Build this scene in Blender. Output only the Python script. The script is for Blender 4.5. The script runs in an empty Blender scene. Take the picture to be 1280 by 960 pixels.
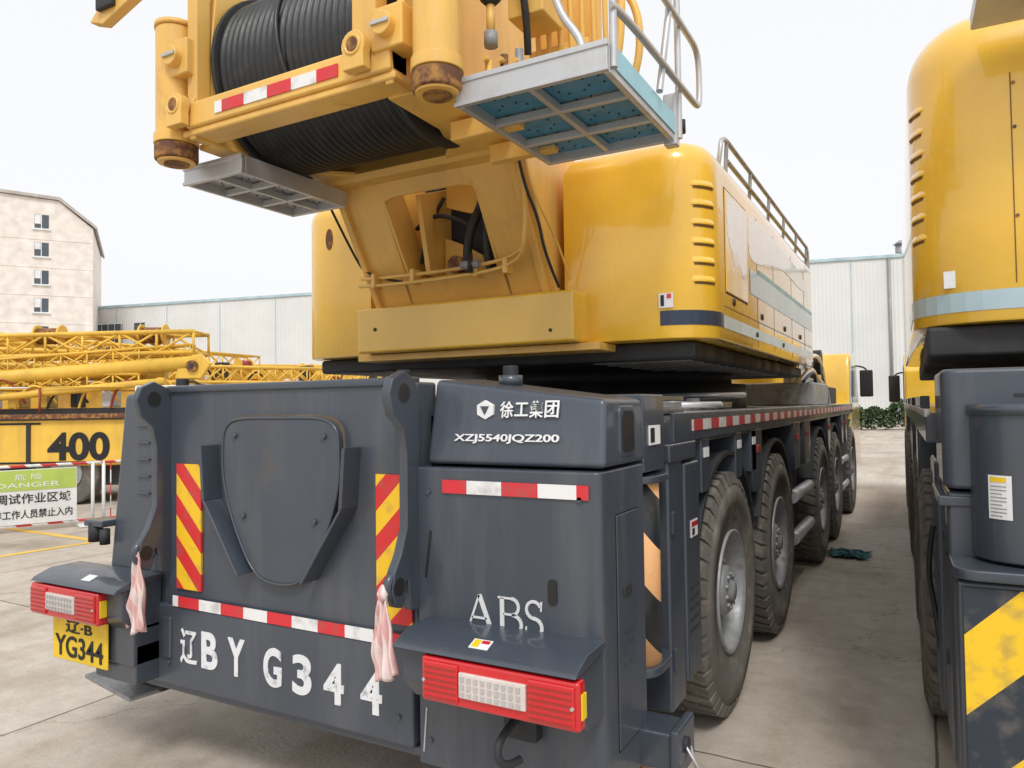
import bpy, bmesh, math, random
from mathutils import Vector, Matrix
random.seed(4)
sc=bpy.context.scene
R=math.radians
P=[None]
# ------------------------------------------------------------------ materials
def newmat(name):
    m=bpy.data.materials.new(name); m.use_nodes=True
    nt=m.node_tree; return m,nt,nt.nodes['Principled BSDF']
def N(nt,t,**k):
    n=nt.nodes.new(t)
    for a,b in k.items(): setattr(n,a,b)
    return n
def paint(name,col,rough=.4,metal=0,dirt=.3,dcol=(.2,.17,.13),streak=.2,bump=.05,coat=0,dscale=5,lo=.5,hi=.75,rust=0,rcol=(.16,.085,.045)):
    m,nt,b=newmat(name); L=nt.links
    tc=N(nt,'ShaderNodeTexCoord')
    mp=N(nt,'ShaderNodeMapping'); mp.inputs['Scale'].default_value=(1,1,streak)
    L.new(tc.outputs['Object'],mp.inputs[0])
    n1=N(nt,'ShaderNodeTexNoise'); n1.inputs['Scale'].default_value=dscale; n1.inputs['Detail'].default_value=9; n1.inputs['Roughness'].default_value=.65
    L.new(mp.outputs[0],n1.inputs[0])
    r=N(nt,'ShaderNodeMapRange'); r.inputs[1].default_value=lo; r.inputs[2].default_value=hi; r.inputs[4].default_value=dirt
    L.new(n1.outputs[0],r.inputs[0])
    n2=N(nt,'ShaderNodeTexNoise'); n2.inputs['Scale'].default_value=1.3; n2.inputs['Detail'].default_value=4
    L.new(tc.outputs['Object'],n2.inputs[0])
    r2=N(nt,'ShaderNodeMapRange'); r2.inputs[1].default_value=.3; r2.inputs[2].default_value=.7; r2.inputs[3].default_value=.84; r2.inputs[4].default_value=1.12
    L.new(n2.outputs[0],r2.inputs[0])
    mul=N(nt,'ShaderNodeVectorMath',operation='SCALE'); mul.inputs[0].default_value=col[:3]; L.new(r2.outputs[0],mul.inputs['Scale'])
    mx=N(nt,'ShaderNodeMix',data_type='RGBA'); L.new(r.outputs[0],mx.inputs[0]); L.new(mul.outputs[0],mx.inputs[6]); mx.inputs[7].default_value=(*dcol,1)
    out=mx.outputs[2]
    if rust:
        n4=N(nt,'ShaderNodeTexNoise'); n4.inputs['Scale'].default_value=3.1; n4.inputs['Detail'].default_value=12; n4.inputs['Roughness'].default_value=.72
        mp4=N(nt,'ShaderNodeMapping'); mp4.inputs['Scale'].default_value=(1,1,.45); mp4.inputs['Location'].default_value=(3.7,1.1,.6); L.new(tc.outputs['Object'],mp4.inputs[0]); L.new(mp4.outputs[0],n4.inputs[0])
        r4=N(nt,'ShaderNodeMapRange'); r4.inputs[1].default_value=.59; r4.inputs[2].default_value=.73; r4.inputs[4].default_value=rust; L.new(n4.outputs[0],r4.inputs[0])
        m4=N(nt,'ShaderNodeMix',data_type='RGBA'); L.new(r4.outputs[0],m4.inputs[0]); L.new(out,m4.inputs[6]); m4.inputs[7].default_value=(*rcol,1); out=m4.outputs[2]
    L.new(out,b.inputs['Base Color'])
    rr=N(nt,'ShaderNodeMapRange'); rr.inputs[1].default_value=.3; rr.inputs[2].default_value=.75; rr.inputs[3].default_value=rough*.8; rr.inputs[4].default_value=min(1,rough*1.5)
    L.new(n1.outputs[0],rr.inputs[0]); L.new(rr.outputs[0],b.inputs['Roughness'])
    b.inputs['Metallic'].default_value=metal; b.inputs['Coat Weight'].default_value=coat; b.inputs['Coat Roughness'].default_value=.05
    if bump:
        n3=N(nt,'ShaderNodeTexNoise'); n3.inputs['Scale'].default_value=3; n3.inputs['Detail'].default_value=3
        L.new(tc.outputs['Object'],n3.inputs[0])
        bp=N(nt,'ShaderNodeBump'); bp.inputs['Strength'].default_value=bump; bp.inputs['Distance'].default_value=.05
        L.new(n3.outputs[0],bp.inputs['Height']); L.new(bp.outputs[0],b.inputs['Normal']); L.new(bp.outputs[0],b.inputs['Coat Normal'])
    return m
def stripes(name,ca,cb,vec,period,off=0,rough=.45,wear=.6):
    m,nt,b=newmat(name); L=nt.links
    tc=N(nt,'ShaderNodeTexCoord')
    d=N(nt,'ShaderNodeVectorMath',operation='DOT_PRODUCT'); d.inputs[1].default_value=[v/period for v in vec]
    L.new(tc.outputs['Object'],d.inputs[0])
    a=N(nt,'ShaderNodeMath',operation='ADD'); a.inputs[1].default_value=off+100; L.new(d.outputs['Value'],a.inputs[0])
    f=N(nt,'ShaderNodeMath',operation='FRACT'); L.new(a.outputs[0],f.inputs[0])
    g=N(nt,'ShaderNodeMath',operation='GREATER_THAN'); g.inputs[1].default_value=.5; L.new(f.outputs[0],g.inputs[0])
    mx=N(nt,'ShaderNodeMix',data_type='RGBA'); L.new(g.outputs[0],mx.inputs[0]); mx.inputs[6].default_value=(*ca,1); mx.inputs[7].default_value=(*cb,1)
    n1=N(nt,'ShaderNodeTexNoise'); n1.inputs['Scale'].default_value=14; n1.inputs['Detail'].default_value=8; L.new(tc.outputs['Object'],n1.inputs[0])
    r=N(nt,'ShaderNodeMapRange'); r.inputs[1].default_value=.52; r.inputs[2].default_value=.8; r.inputs[4].default_value=wear; L.new(n1.outputs[0],r.inputs[0])
    m2=N(nt,'ShaderNodeMix',data_type='RGBA'); L.new(r.outputs[0],m2.inputs[0]); L.new(mx.outputs[2],m2.inputs[6]); m2.inputs[7].default_value=(.16,.14,.12,1)
    L.new(m2.outputs[2],b.inputs['Base Color']); b.inputs['Roughness'].default_value=rough
    return m
YEL=paint('yellow_paint',(.87,.52,.045),.25,dirt=.12,dcol=(.55,.34,.10),coat=1,bump=.05,streak=.25)
YELF=paint('yellow_frame_paint',(.83,.50,.115),.42,dirt=.4,dcol=(.46,.28,.12),coat=.2,bump=.05,dscale=6,rust=.6,rcol=(.24,.12,.05))
YELD=paint('yellow_far_paint',(.82,.51,.07),.5,dirt=.4,dcol=(.34,.22,.1))
GRY=paint('grey_blue_paint',(.052,.064,.084),.33,dirt=.25,dcol=(.15,.145,.14),coat=.4,bump=.05,streak=.12,dscale=7,lo=.54,hi=.85)
GRYL=paint('grey_blue_worn',(.056,.069,.091),.36,dirt=.42,dcol=(.17,.165,.16),coat=.3,bump=.04,streak=.10,dscale=6,lo=.5,hi=.8,rust=.5,rcol=(.12,.09,.062))
DRK=paint('dark_chassis',(.026,.028,.032),.6,dirt=.5,dcol=(.10,.09,.08))
BLK=paint('black_rubber',(.018,.018,.019),.5,dirt=.3,dcol=(.07,.065,.06))
TYR=paint('dusty_tyre',(.125,.115,.10),.85,dirt=.8,dcol=(.31,.27,.22),streak=1,dscale=7)
RIM=paint('wheel_silver',(.32,.33,.34),.45,metal=.2,dirt=.75,dcol=(.13,.11,.09),streak=1,dscale=14,rust=.6)
ALU=paint('aluminium',(.56,.57,.58),.38,metal=.5,dirt=.5,dcol=(.33,.32,.30),streak=.5)
WHT=paint('white_paint',(.80,.81,.82),.5,dirt=.3,dcol=(.5,.5,.5),streak=1,dscale=25)
STEN=paint('stencil_white',(.76,.78,.80),.6,dirt=.7,dcol=(.20,.22,.24),streak=1,dscale=22,lo=.54,hi=.68)
RED=paint('lamp_red',(.62,.012,.018),.2,dirt=.3,dcol=(.35,.05,.04),coat=.8,dscale=20,streak=1)
CLR=paint('lamp_clear',(.68,.60,.56),.2,dirt=.3,coat=.8,streak=1,dscale=40)
BLU=paint('platform_blue',(.06,.25,.38),.4,dirt=.4,dcol=(.03,.10,.14),streak=1,dscale=18)
LBL=paint('light_blue',(.34,.64,.76),.4,dirt=.2)
STB=paint('stripe_grey_blue',(.42,.56,.61),.3,dirt=.1,coat=.6)
NAVY=paint('navy',(.02,.035,.07),.35,dirt=.2)
RUST=paint('rust_brown',(.13,.05,.025),.7,dirt=.7,dcol=(.5,.26,.06),streak=1,dscale=14,lo=.45,hi=.6)
SEAM=paint('seam_shadow',(.16,.085,.02),.8,dirt=.2)
REDP=paint('red_oxide',(.33,.04,.03),.5,dirt=.4,dcol=(.2,.08,.05))
ROPE=paint('wire_rope',(.036,.037,.039),.38,metal=.4,dirt=.4,dcol=(.10,.10,.10),streak=1,dscale=12,bump=0)
PLT=paint('plate_yellow',(.86,.58,.02),.4,dirt=.3,dcol=(.4,.28,.08),streak=1,dscale=14)
BTX=paint('black_text',(.01,.01,.012),.5,dirt=.1)
PINK=paint('facade_cream',(.82,.75,.69),.8,dirt=.18,dcol=(.66,.59,.53),streak=.15,dscale=.8)
GLS=paint('window_glass',(.08,.10,.12),.15,dirt=.1)
GRN=paint('sign_green',(.46,.60,.12),.5,dirt=.2)
ORG=(.88,.48,.22)
S_RW=stripes('red_white_reflective',(.80,.80,.80),(.66,.03,.04),(1,0,0),.30)
S_RWY=stripes('red_white_reflective_side',(.6,.58,.56),(.42,.03,.04),(0,1,0),.34)
S_RY=stripes('red_yellow_chevron',(.88,.54,.02),(.64,.03,.03),(1,0,1),.20)
S_RY2=stripes('red_yellow_chevron_b',(.88,.54,.02),(.64,.03,.03),(-1,0,1),.20)
S_OB=stripes('orange_black_chevron',ORG,(.015,.02,.025),(.9,.35,.75),.32,.2,wear=.3)
S_YB=stripes('yellow_black_chevron',(.90,.57,.02),(.025,.035,.05),(-.78,0,.8),.46,.02,wear=.7)
S_CL=stripes('rag_stripes',(.80,.68,.65),(.72,.44,.42),(1,0,.12),.030,wear=.25)

# pale crackled film on the hood side, with sky reflection painted in as colour
FILM_REFL,nt,b=newmat('film_and_painted_reflection')
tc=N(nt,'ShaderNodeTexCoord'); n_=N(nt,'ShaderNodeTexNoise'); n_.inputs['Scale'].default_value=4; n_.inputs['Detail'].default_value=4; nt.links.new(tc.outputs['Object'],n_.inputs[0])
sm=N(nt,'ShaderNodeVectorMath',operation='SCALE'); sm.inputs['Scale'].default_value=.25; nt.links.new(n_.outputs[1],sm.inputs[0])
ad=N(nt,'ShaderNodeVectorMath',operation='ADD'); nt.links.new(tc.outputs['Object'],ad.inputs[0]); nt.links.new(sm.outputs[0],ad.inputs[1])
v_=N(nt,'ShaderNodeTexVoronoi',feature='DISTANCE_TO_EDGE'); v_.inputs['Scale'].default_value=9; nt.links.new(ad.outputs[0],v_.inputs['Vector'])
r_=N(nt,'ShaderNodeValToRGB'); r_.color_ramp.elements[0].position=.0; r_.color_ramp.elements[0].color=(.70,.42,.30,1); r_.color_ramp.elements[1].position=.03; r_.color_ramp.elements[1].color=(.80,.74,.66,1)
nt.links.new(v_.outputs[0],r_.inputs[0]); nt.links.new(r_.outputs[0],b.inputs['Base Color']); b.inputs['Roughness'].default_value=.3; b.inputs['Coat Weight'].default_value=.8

# ------------------------------------------------------------------ geometry helpers
def add(me,name,mat,bev=0,seg=2,ang=40,smooth=False):
    ob=bpy.data.objects.new(name,me); sc.collection.objects.link(ob)
    if mat: me.materials.append(mat)
    if P[0]: ob.parent=P[0]
    if smooth:
        for p in me.polygons: p.use_smooth=True
    if bev:
        m=ob.modifiers.new('b','BEVEL'); m.width=bev; m.segments=seg; m.limit_method='ANGLE'; m.angle_limit=R(ang)
        for p in me.polygons: p.use_smooth=True
        w=ob.modifiers.new('w','WEIGHTED_NORMAL'); w.keep_sharp=True
    return ob
def empty(name,loc=(0,0,0),rz=0):
    e=bpy.data.objects.new(name,None); sc.collection.objects.link(e); e.location=loc; e.rotation_euler=(0,0,rz); P[0]=e; return e
def frombm(bm,name,mat,**k):
    bmesh.ops.recalc_face_normals(bm,faces=bm.faces)
    me=bpy.data.meshes.new(name); bm.to_mesh(me); bm.free(); return add(me,name,mat,**k)
def prismbm(pts,ax,a0,a1):
    bm=bmesh.new()
    def co(p,a): return {'X':(a,p[0],p[1]),'Y':(p[0],a,p[1]),'Z':(p[0],p[1],a)}[ax]
    A=[bm.verts.new(co(p,a0)) for p in pts]; B=[bm.verts.new(co(p,a1)) for p in pts]
    bm.faces.new(A); bm.faces.new(B[::-1]); n=len(pts)
    for i in range(n): bm.faces.new([A[i],A[(i+1)%n],B[(i+1)%n],B[i]])
    return bm
def prism(name,pts,ax,a0,a1,mat,bev=.008,**k):
    return frombm(prismbm(pts,ax,a0,a1),name,mat,bev=bev,**k)
def hood(name,pts,z0,z1,r,mat,lip=.012):
    bm=prismbm(pts,'Z',z0,z1); bmesh.ops.recalc_face_normals(bm,faces=bm.faces)
    e=[e for e in bm.edges if all(abs(v.co.z-z1)<1e-5 for v in e.verts)]
    bmesh.ops.bevel(bm,geom=e,offset=r,segments=8,profile=.5,affect='EDGES',clamp_overlap=True)
    e=[e for e in bm.edges if all(abs(v.co.z-z0)<1e-5 for v in e.verts)]
    bmesh.ops.bevel(bm,geom=e,offset=lip,segments=2,profile=.5,affect='EDGES',clamp_overlap=True)
    for f in bm.faces: f.smooth=True
    o=frombm(bm,name,mat); o.data.set_sharp_from_angle(angle=R(38)); return o
def box(name,x0,x1,y0,y1,z0,z1,mat,bev=.008,**k):
    return prism(name,[(x0,y0),(x1,y0),(x1,y1),(x0,y1)],'Z',z0,z1,mat,bev,**k)
def hexa(name,v,mat,bev=.01,**k):
    bm=bmesh.new(); q=[bm.verts.new(p) for p in v]
    for f in ((0,1,2,3),(7,6,5,4),(0,4,5,1),(1,5,6,2),(2,6,7,3),(3,7,4,0)): bm.faces.new([q[i] for i in f])
    return frombm(bm,name,mat,bev=bev,**k)
def rpts(x0,x1,y0,y1,r):
    out=[]
    for (cx,cy,rr,a) in ((x0,y0,r[0],180),(x1,y0,r[1],270),(x1,y1,r[2],0),(x0,y1,r[3],90)):
        sx=1 if cx==x0 else -1; sy=1 if cy==y0 else -1
        if rr<=0: out.append((cx,cy)); continue
        for i in range(9):
            t=R(a+i*90/8); out.append((cx+sx*rr+rr*math.cos(t),cy+sy*rr+rr*math.sin(t)))
    return out
def cylbm(bm,p0,p1,r,seg=16,r2=None,cap=True):
    p0=Vector(p0);p1=Vector(p1);d=p1-p0
    if d.length<1e-6: return
    q=d.to_track_quat('Z','Y').to_matrix(); r2=r if r2 is None else r2
    A=[];B=[]
    for i in range(seg):
        t=2*math.pi*i/seg; v=Vector((math.cos(t),math.sin(t),0))
        A.append(bm.verts.new(p0+q@(v*r))); B.append(bm.verts.new(p1+q@(v*r2)))
    for i in range(seg):
        f=bm.faces.new([A[i],A[(i+1)%seg],B[(i+1)%seg],B[i]]); f.smooth=True
    if cap: bm.faces.new(A[::-1]); bm.faces.new(B)
def cyl(name,p0,p1,r,mat,seg=28,r2=None,bev=0):
    bm=bmesh.new(); cylbm(bm,p0,p1,r,seg,r2)
    return frombm(bm,name,mat,bev=bev)
def tube(name,pts,r,mat,smooth=True):
    cu=bpy.data.curves.new(name,'CURVE'); cu.dimensions='3D'; cu.bevel_depth=r; cu.bevel_resolution=3; cu.use_fill_caps=True
    s=cu.splines.new('NURBS' if smooth else 'POLY'); s.points.add(len(pts)-1)
    for i,p in enumerate(pts): s.points[i].co=(*p,1)
    if smooth: s.order_u=3; s.use_endpoint_u=True; s.resolution_u=6
    ob=bpy.data.objects.new(name,cu); sc.collection.objects.link(ob); cu.materials.append(mat)
    if P[0]: ob.parent=P[0]
    return ob
def revolve(bm,prof,o,ax='X',seg=48,sgn=1):
    rings=[]
    for (a,r) in prof:
        ring=[]
        for i in range(seg):
            t=2*math.pi*i/seg; c,s=math.cos(t)*max(r,.0005),math.sin(t)*max(r,.0005)
            p={'X':(a*sgn,c,s),'Z':(c,s,a),'Y':(c,a,s)}[ax]
            ring.append(bm.verts.new((o[0]+p[0],o[1]+p[1],o[2]+p[2])))
        rings.append(ring)
    for j in range(len(rings)-1):
        for i in range(seg):
            f=bm.faces.new([rings[j][i],rings[j][(i+1)%seg],rings[j+1][(i+1)%seg],rings[j+1][i]]); f.smooth=True
def text(name,s,cx,cy,cz,w,h,mat,rot=(90,0,0),ext=.002,bold=0):
    cu=bpy.data.curves.new(name,'FONT'); cu.body=s; cu.extrude=.001; cu.offset=bold; cu.size=1
    tmp=bpy.data.objects.new('t',cu); sc.collection.objects.link(tmp)
    dg=bpy.context.evaluated_depsgraph_get(); me=bpy.data.meshes.new_from_object(tmp.evaluated_get(dg))
    bpy.data.objects.remove(tmp)
    xs=[v.co.x for v in me.vertices]; ys=[v.co.y for v in me.vertices]
    if not xs: return None
    mxx,mnx,mxy,mny=max(xs),min(xs),max(ys),min(ys)
    for v in me.vertices:
        v.co.x=(v.co.x-(mxx+mnx)/2)/(mxx-mnx)*w; v.co.y=(v.co.y-(mxy+mny)/2)/(mxy-mny)*h; v.co.z*=ext/.001
    M=Matrix.Translation((cx,cy,cz))@(Matrix.Rotation(R(rot[2]),4,'Z')@Matrix.Rotation(R(rot[0]),4,'X'))
    me.transform(M); me.name=name; me.materials.clear()
    return add(me,name,mat)
def ring(name,c,rad,r,ax,mat,seg=28):
    bm=bmesh.new(); prof=[]
    for i in range(11):
        t=2*math.pi*i/10; prof.append((r*math.cos(t),rad+r*math.sin(t)))
    revolve(bm,prof,c,ax,seg); return frombm(bm,name,mat)
def louvre(cx,cy,R0,a0,a1,z,h=.045,dep=.010):
    bm=bmesh.new(); pa=[]; n=10
    for i in range(n+1):
        t=R(a0+(a1-a0)*i/n); e=min(1,math.sin(math.pi*i/n)*2.2); r=R0+dep*e
        pa.append([bm.verts.new((cx+q*math.cos(t),cy+q*math.sin(t),zz)) for q,zz in ((R0-.006,z+h),(r,z+.012),(r,z+.002),(R0-.006,z))])
    for i in range(n):
        for j in range(4): bm.faces.new([pa[i][j],pa[i+1][j],pa[i+1][(j+1)%4],pa[i][(j+1)%4]])
    bm.faces.new(pa[0]); bm.faces.new(pa[-1][::-1])
    frombm(bm,'hood_louvre',YEL)
    bm=bmesh.new(); pa=[]
    for i in range(n+1):
        t=R(a0+3+(a1-a0-6)*i/n); pa.append([bm.verts.new((cx+(R0+.0015)*math.cos(t),cy+(R0+.0015)*math.sin(t),zz)) for zz in (z-.013,z-.001)])
    for i in range(n): bm.faces.new([pa[i][0],pa[i+1][0],pa[i+1][1],pa[i][1]])
    frombm(bm,'louvre_slot',SEAM)

# ------------------------------------------------------------------ wheel
def wheel_mesh():
    bm=bmesh.new()
    revolve(bm,[(-.17,.34),(-.19,.42),(-.2,.53),(-.188,.62),(-.165,.665),(-.15,.672),(.15,.672),(.165,.665),(.186,.63),(.192,.60),(.200,.595),(.203,.54),(.200,.50),(.193,.495),(.192,.43),(.186,.425),(.18,.37),(.165,.335)],(0,0,0),seg=64)
    for k in range(44):
        for sd in (-1,1):
            a=2*math.pi*(k+.5*(sd>0))/44; da=2*math.pi/44*.33
            vs=[]
            for (x,rr) in ((.01*sd,.66),(.01*sd,.692),(.172*sd,.686),(.194*sd,.62)):
                for s_ in (-1,1):
                    an=a+s_*da+x*.5
                    vs.append(bm.verts.new((x,rr*math.cos(an),rr*math.sin(an))))
            for f in ((2,3,5,4),(4,5,7,6),(0,1,3,2)): bm.faces.new([vs[i] for i in f])
            bm.faces.new([vs[0],vs[2],vs[4],vs[6]]); bm.faces.new([vs[7],vs[5],vs[3],vs[1]])
    me=bpy.data.meshes.new('tyre'); bmesh.ops.recalc_face_normals(bm,faces=bm.faces); bm.to_mesh(me); bm.free(); me.materials.append(TYR)
    bm=bmesh.new()
    revolve(bm,[(.165,.345),(.188,.352),(.190,.335),(.170,.325),(.155,.318),(.06,.305),(.045,.300)],(0,0,0))
    revolve(bm,[(.03,.302),(.055,.295),(.085,.235),(.090,.215),(.075,.205)],(0,0,0))
    revolve(bm,[(.075,.215),(.078,.165),(.082,.150),(.150,.140),(.158,.130),(.165,.125),(.168,.06),(.195,.055),(.20,.0)],(0,0,0))
    for k in range(10):
        a=2*math.pi*k/10; c,s=math.cos(a),math.sin(a)
        cylbm(bm,(.07,.188*c,.188*s),(.118,.188*c,.188*s),.017,8)
        cylbm(bm,(.15,.095*c,.095*s),(.182,.095*c,.095*s),.012,6)
    r=bpy.data.meshes.new('rim'); bmesh.ops.recalc_face_normals(bm,faces=bm.faces); bm.to_mesh(r); bm.free(); r.materials.append(RIM)
    bm=bmesh.new()
    for k in range(10):
        a=2*math.pi*(k+.5)/10; c,s=math.cos(a),math.sin(a); d=Vector((.90,.42*c,.42*s)).normalized()
        o=Vector((.069,.266*c,.266*s)); cylbm(bm,o-d*.01,o+d*.004,.025,14)
    revolve(bm,[(.0595,.3055),(.0470,.3015)],(0,0,0)); revolve(bm,[(.0765,.2145),(.0790,.168)],(0.001,0,0))
    h=bpy.data.meshes.new('rim_holes'); bmesh.ops.recalc_face_normals(bm,faces=bm.faces); bm.to_mesh(h); bm.free(); h.materials.append(BLK)
    return me,r,h
WM=wheel_mesh()
def wheel(x,y,sgn,z=.69):
    ph=random.random()*6.28
    for me,n in zip(WM,('tyre','rim','rim_holes')):
        o=bpy.data.objects.new(n,me); sc.collection.objects.link(o); o.parent=P[0]; o.location=(x,y,z)
        o.rotation_euler=(ph,0,0 if sgn>0 else math.pi)
# ================================================================== MAIN CRANE
crane=empty('truck_crane')
CX=-2.465
box('rear_panel',-3.26,-1.74,2.36,2.5,.83,1.88,GRYL,.012)
box('rear_top_lip',-3.25,-1.75,2.345,2.40,1.865,1.90,GRY,.008)
box('rear_lower_panel',-3.5,-1.76,2.343,2.48,.45,.835,GRYL,.012)
box('rear_bumper_flange',-3.5,-1.0,2.37,2.6,.41,.448,GRY,.01)
box('rear_band',-3.19,-1.80,2.337,2.342,.835,.885,S_RW,0)
text('stencil_lead','辽',-3.075,2.339,.655,.12,.165,STEN,bold=.012)
text('stencil_b','B',-2.93,2.340,.655,.11,.17,STEN,bold=.03)
for s,x,z in (('Y',-2.75,.653),('G',-2.52,.645),('3',-2.345,.64),('4',-2.165,.635),('4',-1.965,.632)):
    text('stencil_'+s,s,x,2.340,z,.11,.17,STEN,bold=.03)
for x,z in ((-3.22,.70),(-3.22,.56),(-1.83,.56)): cyl('panel_bolt',(x,2.334,z),(x,2.345,z),.012,GRY,6)
half=[(.0,1.74),(.25,1.735),(.335,1.69),(.352,1.60),(.35,1.48),(.32,1.36),(.26,1.22),(.18,1.09),(.10,1.03),(0,1.015)]
def cr(pts,n=5):
    out=[]
    for i in range(len(pts)-1):
        p0=pts[max(i-1,0)];p1=pts[i];p2=pts[i+1];p3=pts[min(i+2,len(pts)-1)]
        for k in range(n):
            t=k/n
            out.append(tuple(.5*(2*p1[j]+(p2[j]-p0[j])*t+(2*p0[j]-5*p1[j]+4*p2[j]-p3[j])*t*t+(3*p1[j]-p0[j]-3*p2[j]+p3[j])*t**3) for j in (0,1)))
    out.append(pts[-1]); return out
hp=cr(half)
sh=[(CX+a,b) for a,b in hp]+[(CX-a,b) for a,b in hp[1:-1]][::-1]
prism('shield_gasket',[(CX+(x-CX)*1.045-.006,1.39+(z-1.39)*1.04) for x,z in sh],'Y',2.354,2.361,paint('shield_weld_stain',(.14,.10,.07),.6,dirt=.8,dcol=(.24,.22,.19),streak=.4,dscale=8),0)
prism('shield_cover',sh,'Y',2.325,2.36,GRYL,.01,ang=60)
tube('shield_rim',[(x,2.325,z) for x,z in sh+[sh[0]]],.006,GRY)
for sg in (-1,1):
    pth=[(.44,1.62),(.42,1.37),(.20,1.05)]
    for i in range(2):
        (a,b),(c,d)=pth[i],pth[i+1]
        prism('guide_strip',[(CX+sg*a,b),(CX+sg*(a-.018),b-.004),(CX+sg*(c-.018),d-.004),(CX+sg*c,d)],'Y',2.26,2.36,GRY,.003)
for u in (-.27,.27):
    for zz in (1.66,1.30):
        x=CX+u*(1 if zz>1.5 else .8); cyl('cover_bolt',(x,2.312,zz),(x,2.33,zz),.013,GRY,6)
box('warning_board',-3.175,-3.0,2.348,2.358,.92,1.52,S_RY,0)
box('warning_board',-1.94,-1.765,2.348,2.358,.92,1.51,S_RY2,0)
for X in (-3.25,-1.75):
    pr=[(2.37,1.80),(2.34,1.89),(2.27,1.92),(2.20,1.89),(2.175,1.83),(2.20,1.75),(2.26,1.70),(2.28,1.60),(2.28,1.32),(2.24,1.22),(2.20,1.16),(2.185,1.09),(2.21,1.03),(2.25,1.02),(2.27,1.06),(2.255,1.10),(2.285,1.12),(2.30,1.0),(2.37,.98)]
    prism('lift_bracket',pr,'X',X-.02,X+.02,GRY,.006)
    ring('bracket_eye',(X,2.265,1.835),.045,.018,'X',GRY)
    cyl('eye_hole',(X-.023,2.265,1.835),(X+.023,2.265,1.835),.036,BLK,20)
    ring('bracket_hook',(X,2.225,1.105),.046,.017,'X',GRY)
    cyl('hook_hole',(X-.022,2.225,1.105),(X+.022,2.225,1.105),.034,BLK,20)
def rag(name,x,y,z0,z1,w,ph):
    bm=bmesh.new(); nx,nz=18,22; g=[]
    for j in range(nz+1):
        t=j/nz; ww=w*(.22+.78*min(1,(t*1.25))**.8); row=[]
        for i in range(nx+1):
            s=i/nx-.5
            row.append(bm.verts.new((x+s*ww+.006*math.sin(t*4+ph)+.01*t,y+.02*math.sin(s*19+ph+t*1.5)*(.35+.65*t)+.006*math.sin(t*11+s*7),z0+(z1-z0)*(t-(.10*abs(s+.1)+.04*math.sin(s*14+ph))*t))))
        g.append(row)
    for j in range(nz):
        for i in range(nx): bm.faces.new([g[j][i],g[j][i+1],g[j+1][i+1],g[j+1][i]])
    o=frombm(bm,name,S_CL,smooth=True); m=o.modifiers.new('s','SOLIDIFY'); m.thickness=.002
    bm=bmesh.new(); revolve(bm,[(-.03,0),(-.02,.015),(0,.022),(.02,.014),(.035,.004)],(x,y,z0),'Z',16); frombm(bm,name+'_knot',S_CL)
rag('rag',-3.25,2.19,1.10,.74,.125,.5); rag('rag',-1.76,2.165,1.09,.775,.115,2.1)
prism('right_rear_box',[(-1.735,2.35),(-1.0,2.35),(-.972,2.37),(-.965,2.40),(-.965,2.80),(-1.735,2.8)],'Z',.40,1.545,GRYL,.008)
hexa('right_top_box',[(-1.715,2.385,1.555),(-.962,2.385,1.555),(-.962,2.83,1.555),(-1.715,2.83,1.555),(-1.715,2.455,1.89),(-.975,2.438,1.80),(-.975,2.83,1.80),(-1.715,2.83,1.90)],GRYL,.022,seg=4)
box('right_band',-1.61,-1.005,2.342,2.347,1.45,1.50,S_RW,0)
for i,ch in enumerate('徐工集团'):
    text('maker_logo',ch,-1.365+.063*i,2.420,1.765,.056,.064 if i!=1 else .052,WHT,rot=(78,0,0),bold=.012,ext=.003)
prism('logo_badge',[(-1.46+.042*math.cos(R(30+60*i)),1.765+.037*math.sin(R(30+60*i))) for i in range(6)],'Y',2.416,2.432,WHT,.002)
prism('logo_inner',[(-1.46+.022*math.cos(R(-90+120*i)),1.768+.022*math.sin(R(-90+120*i))) for i in range(3)],'Y',2.413,2.4155,GRY,0)
text('model_text','XZJ5540JQZ200',-1.365,2.400,1.655,.45,.036,WHT,rot=(78,0,0),bold=.015,ext=.003)
def stroke(a,b,w,nm='abs_letter'):
    a=Vector(a);b=Vector(b);d=(b-a).normalized();n=Vector((-d.y,d.x))*w/2
    prism(nm,[tuple(a+n),tuple(b+n),tuple(b-n),tuple(a-n)],'Y',2.3445,2.3485,WHT,0)
zb=.955;zt=1.08
stroke((-1.50,zb),(-1.452,zt),.008);stroke((-1.452,zt),(-1.402,zb),.018);stroke((-1.485,.995),(-1.42,.995),.008)
for a,b in ((-1.515,-1.482),(-1.422,-1.385)): stroke((a,zb),(b,zb),.007)
stroke((-1.355,zb),(-1.355,zt),.017);stroke((-1.372,zb),(-1.31,zb),.007);stroke((-1.372,zt),(-1.315,zt),.007);stroke((-1.35,1.022),(-1.31,1.022),.007)
def arc(cx,cz,rx,rz,a0,a1,w,n=14):
    pr=None
    for i in range(n+1):
        t=R(a0+(a1-a0)*i/n); p=(cx+rx*math.cos(t),cz+rz*math.sin(t))
        if pr: stroke(pr,p,w)
        pr=p
arc(-1.315,1.051,.028,.029,-90,90,.012);arc(-1.31,.988,.034,.033,-90,90,.013)
arc(-1.225,1.050,.029,.030,25,270,.011);arc(-1.225,.988,.032,.032,90,-155,.013);stroke((-1.194,1.082),(-1.196,1.048),.006);stroke((-1.258,.954),(-1.256,.988),.006)
prism('slot_hole',[(-1.15+.018*math.cos(R(a)),1.12+(.028 if math.sin(R(a))>0 else -.028)+.018*math.sin(R(a))) for a in range(0,360,20)],'Y',2.345,2.36,BLK,0)
prism('slash_mark',[(-1.70,1.12),(-1.675,1.30),(-1.666,1.30),(-1.691,1.12)],'Y',2.346,2.352,BLK,0)
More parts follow.
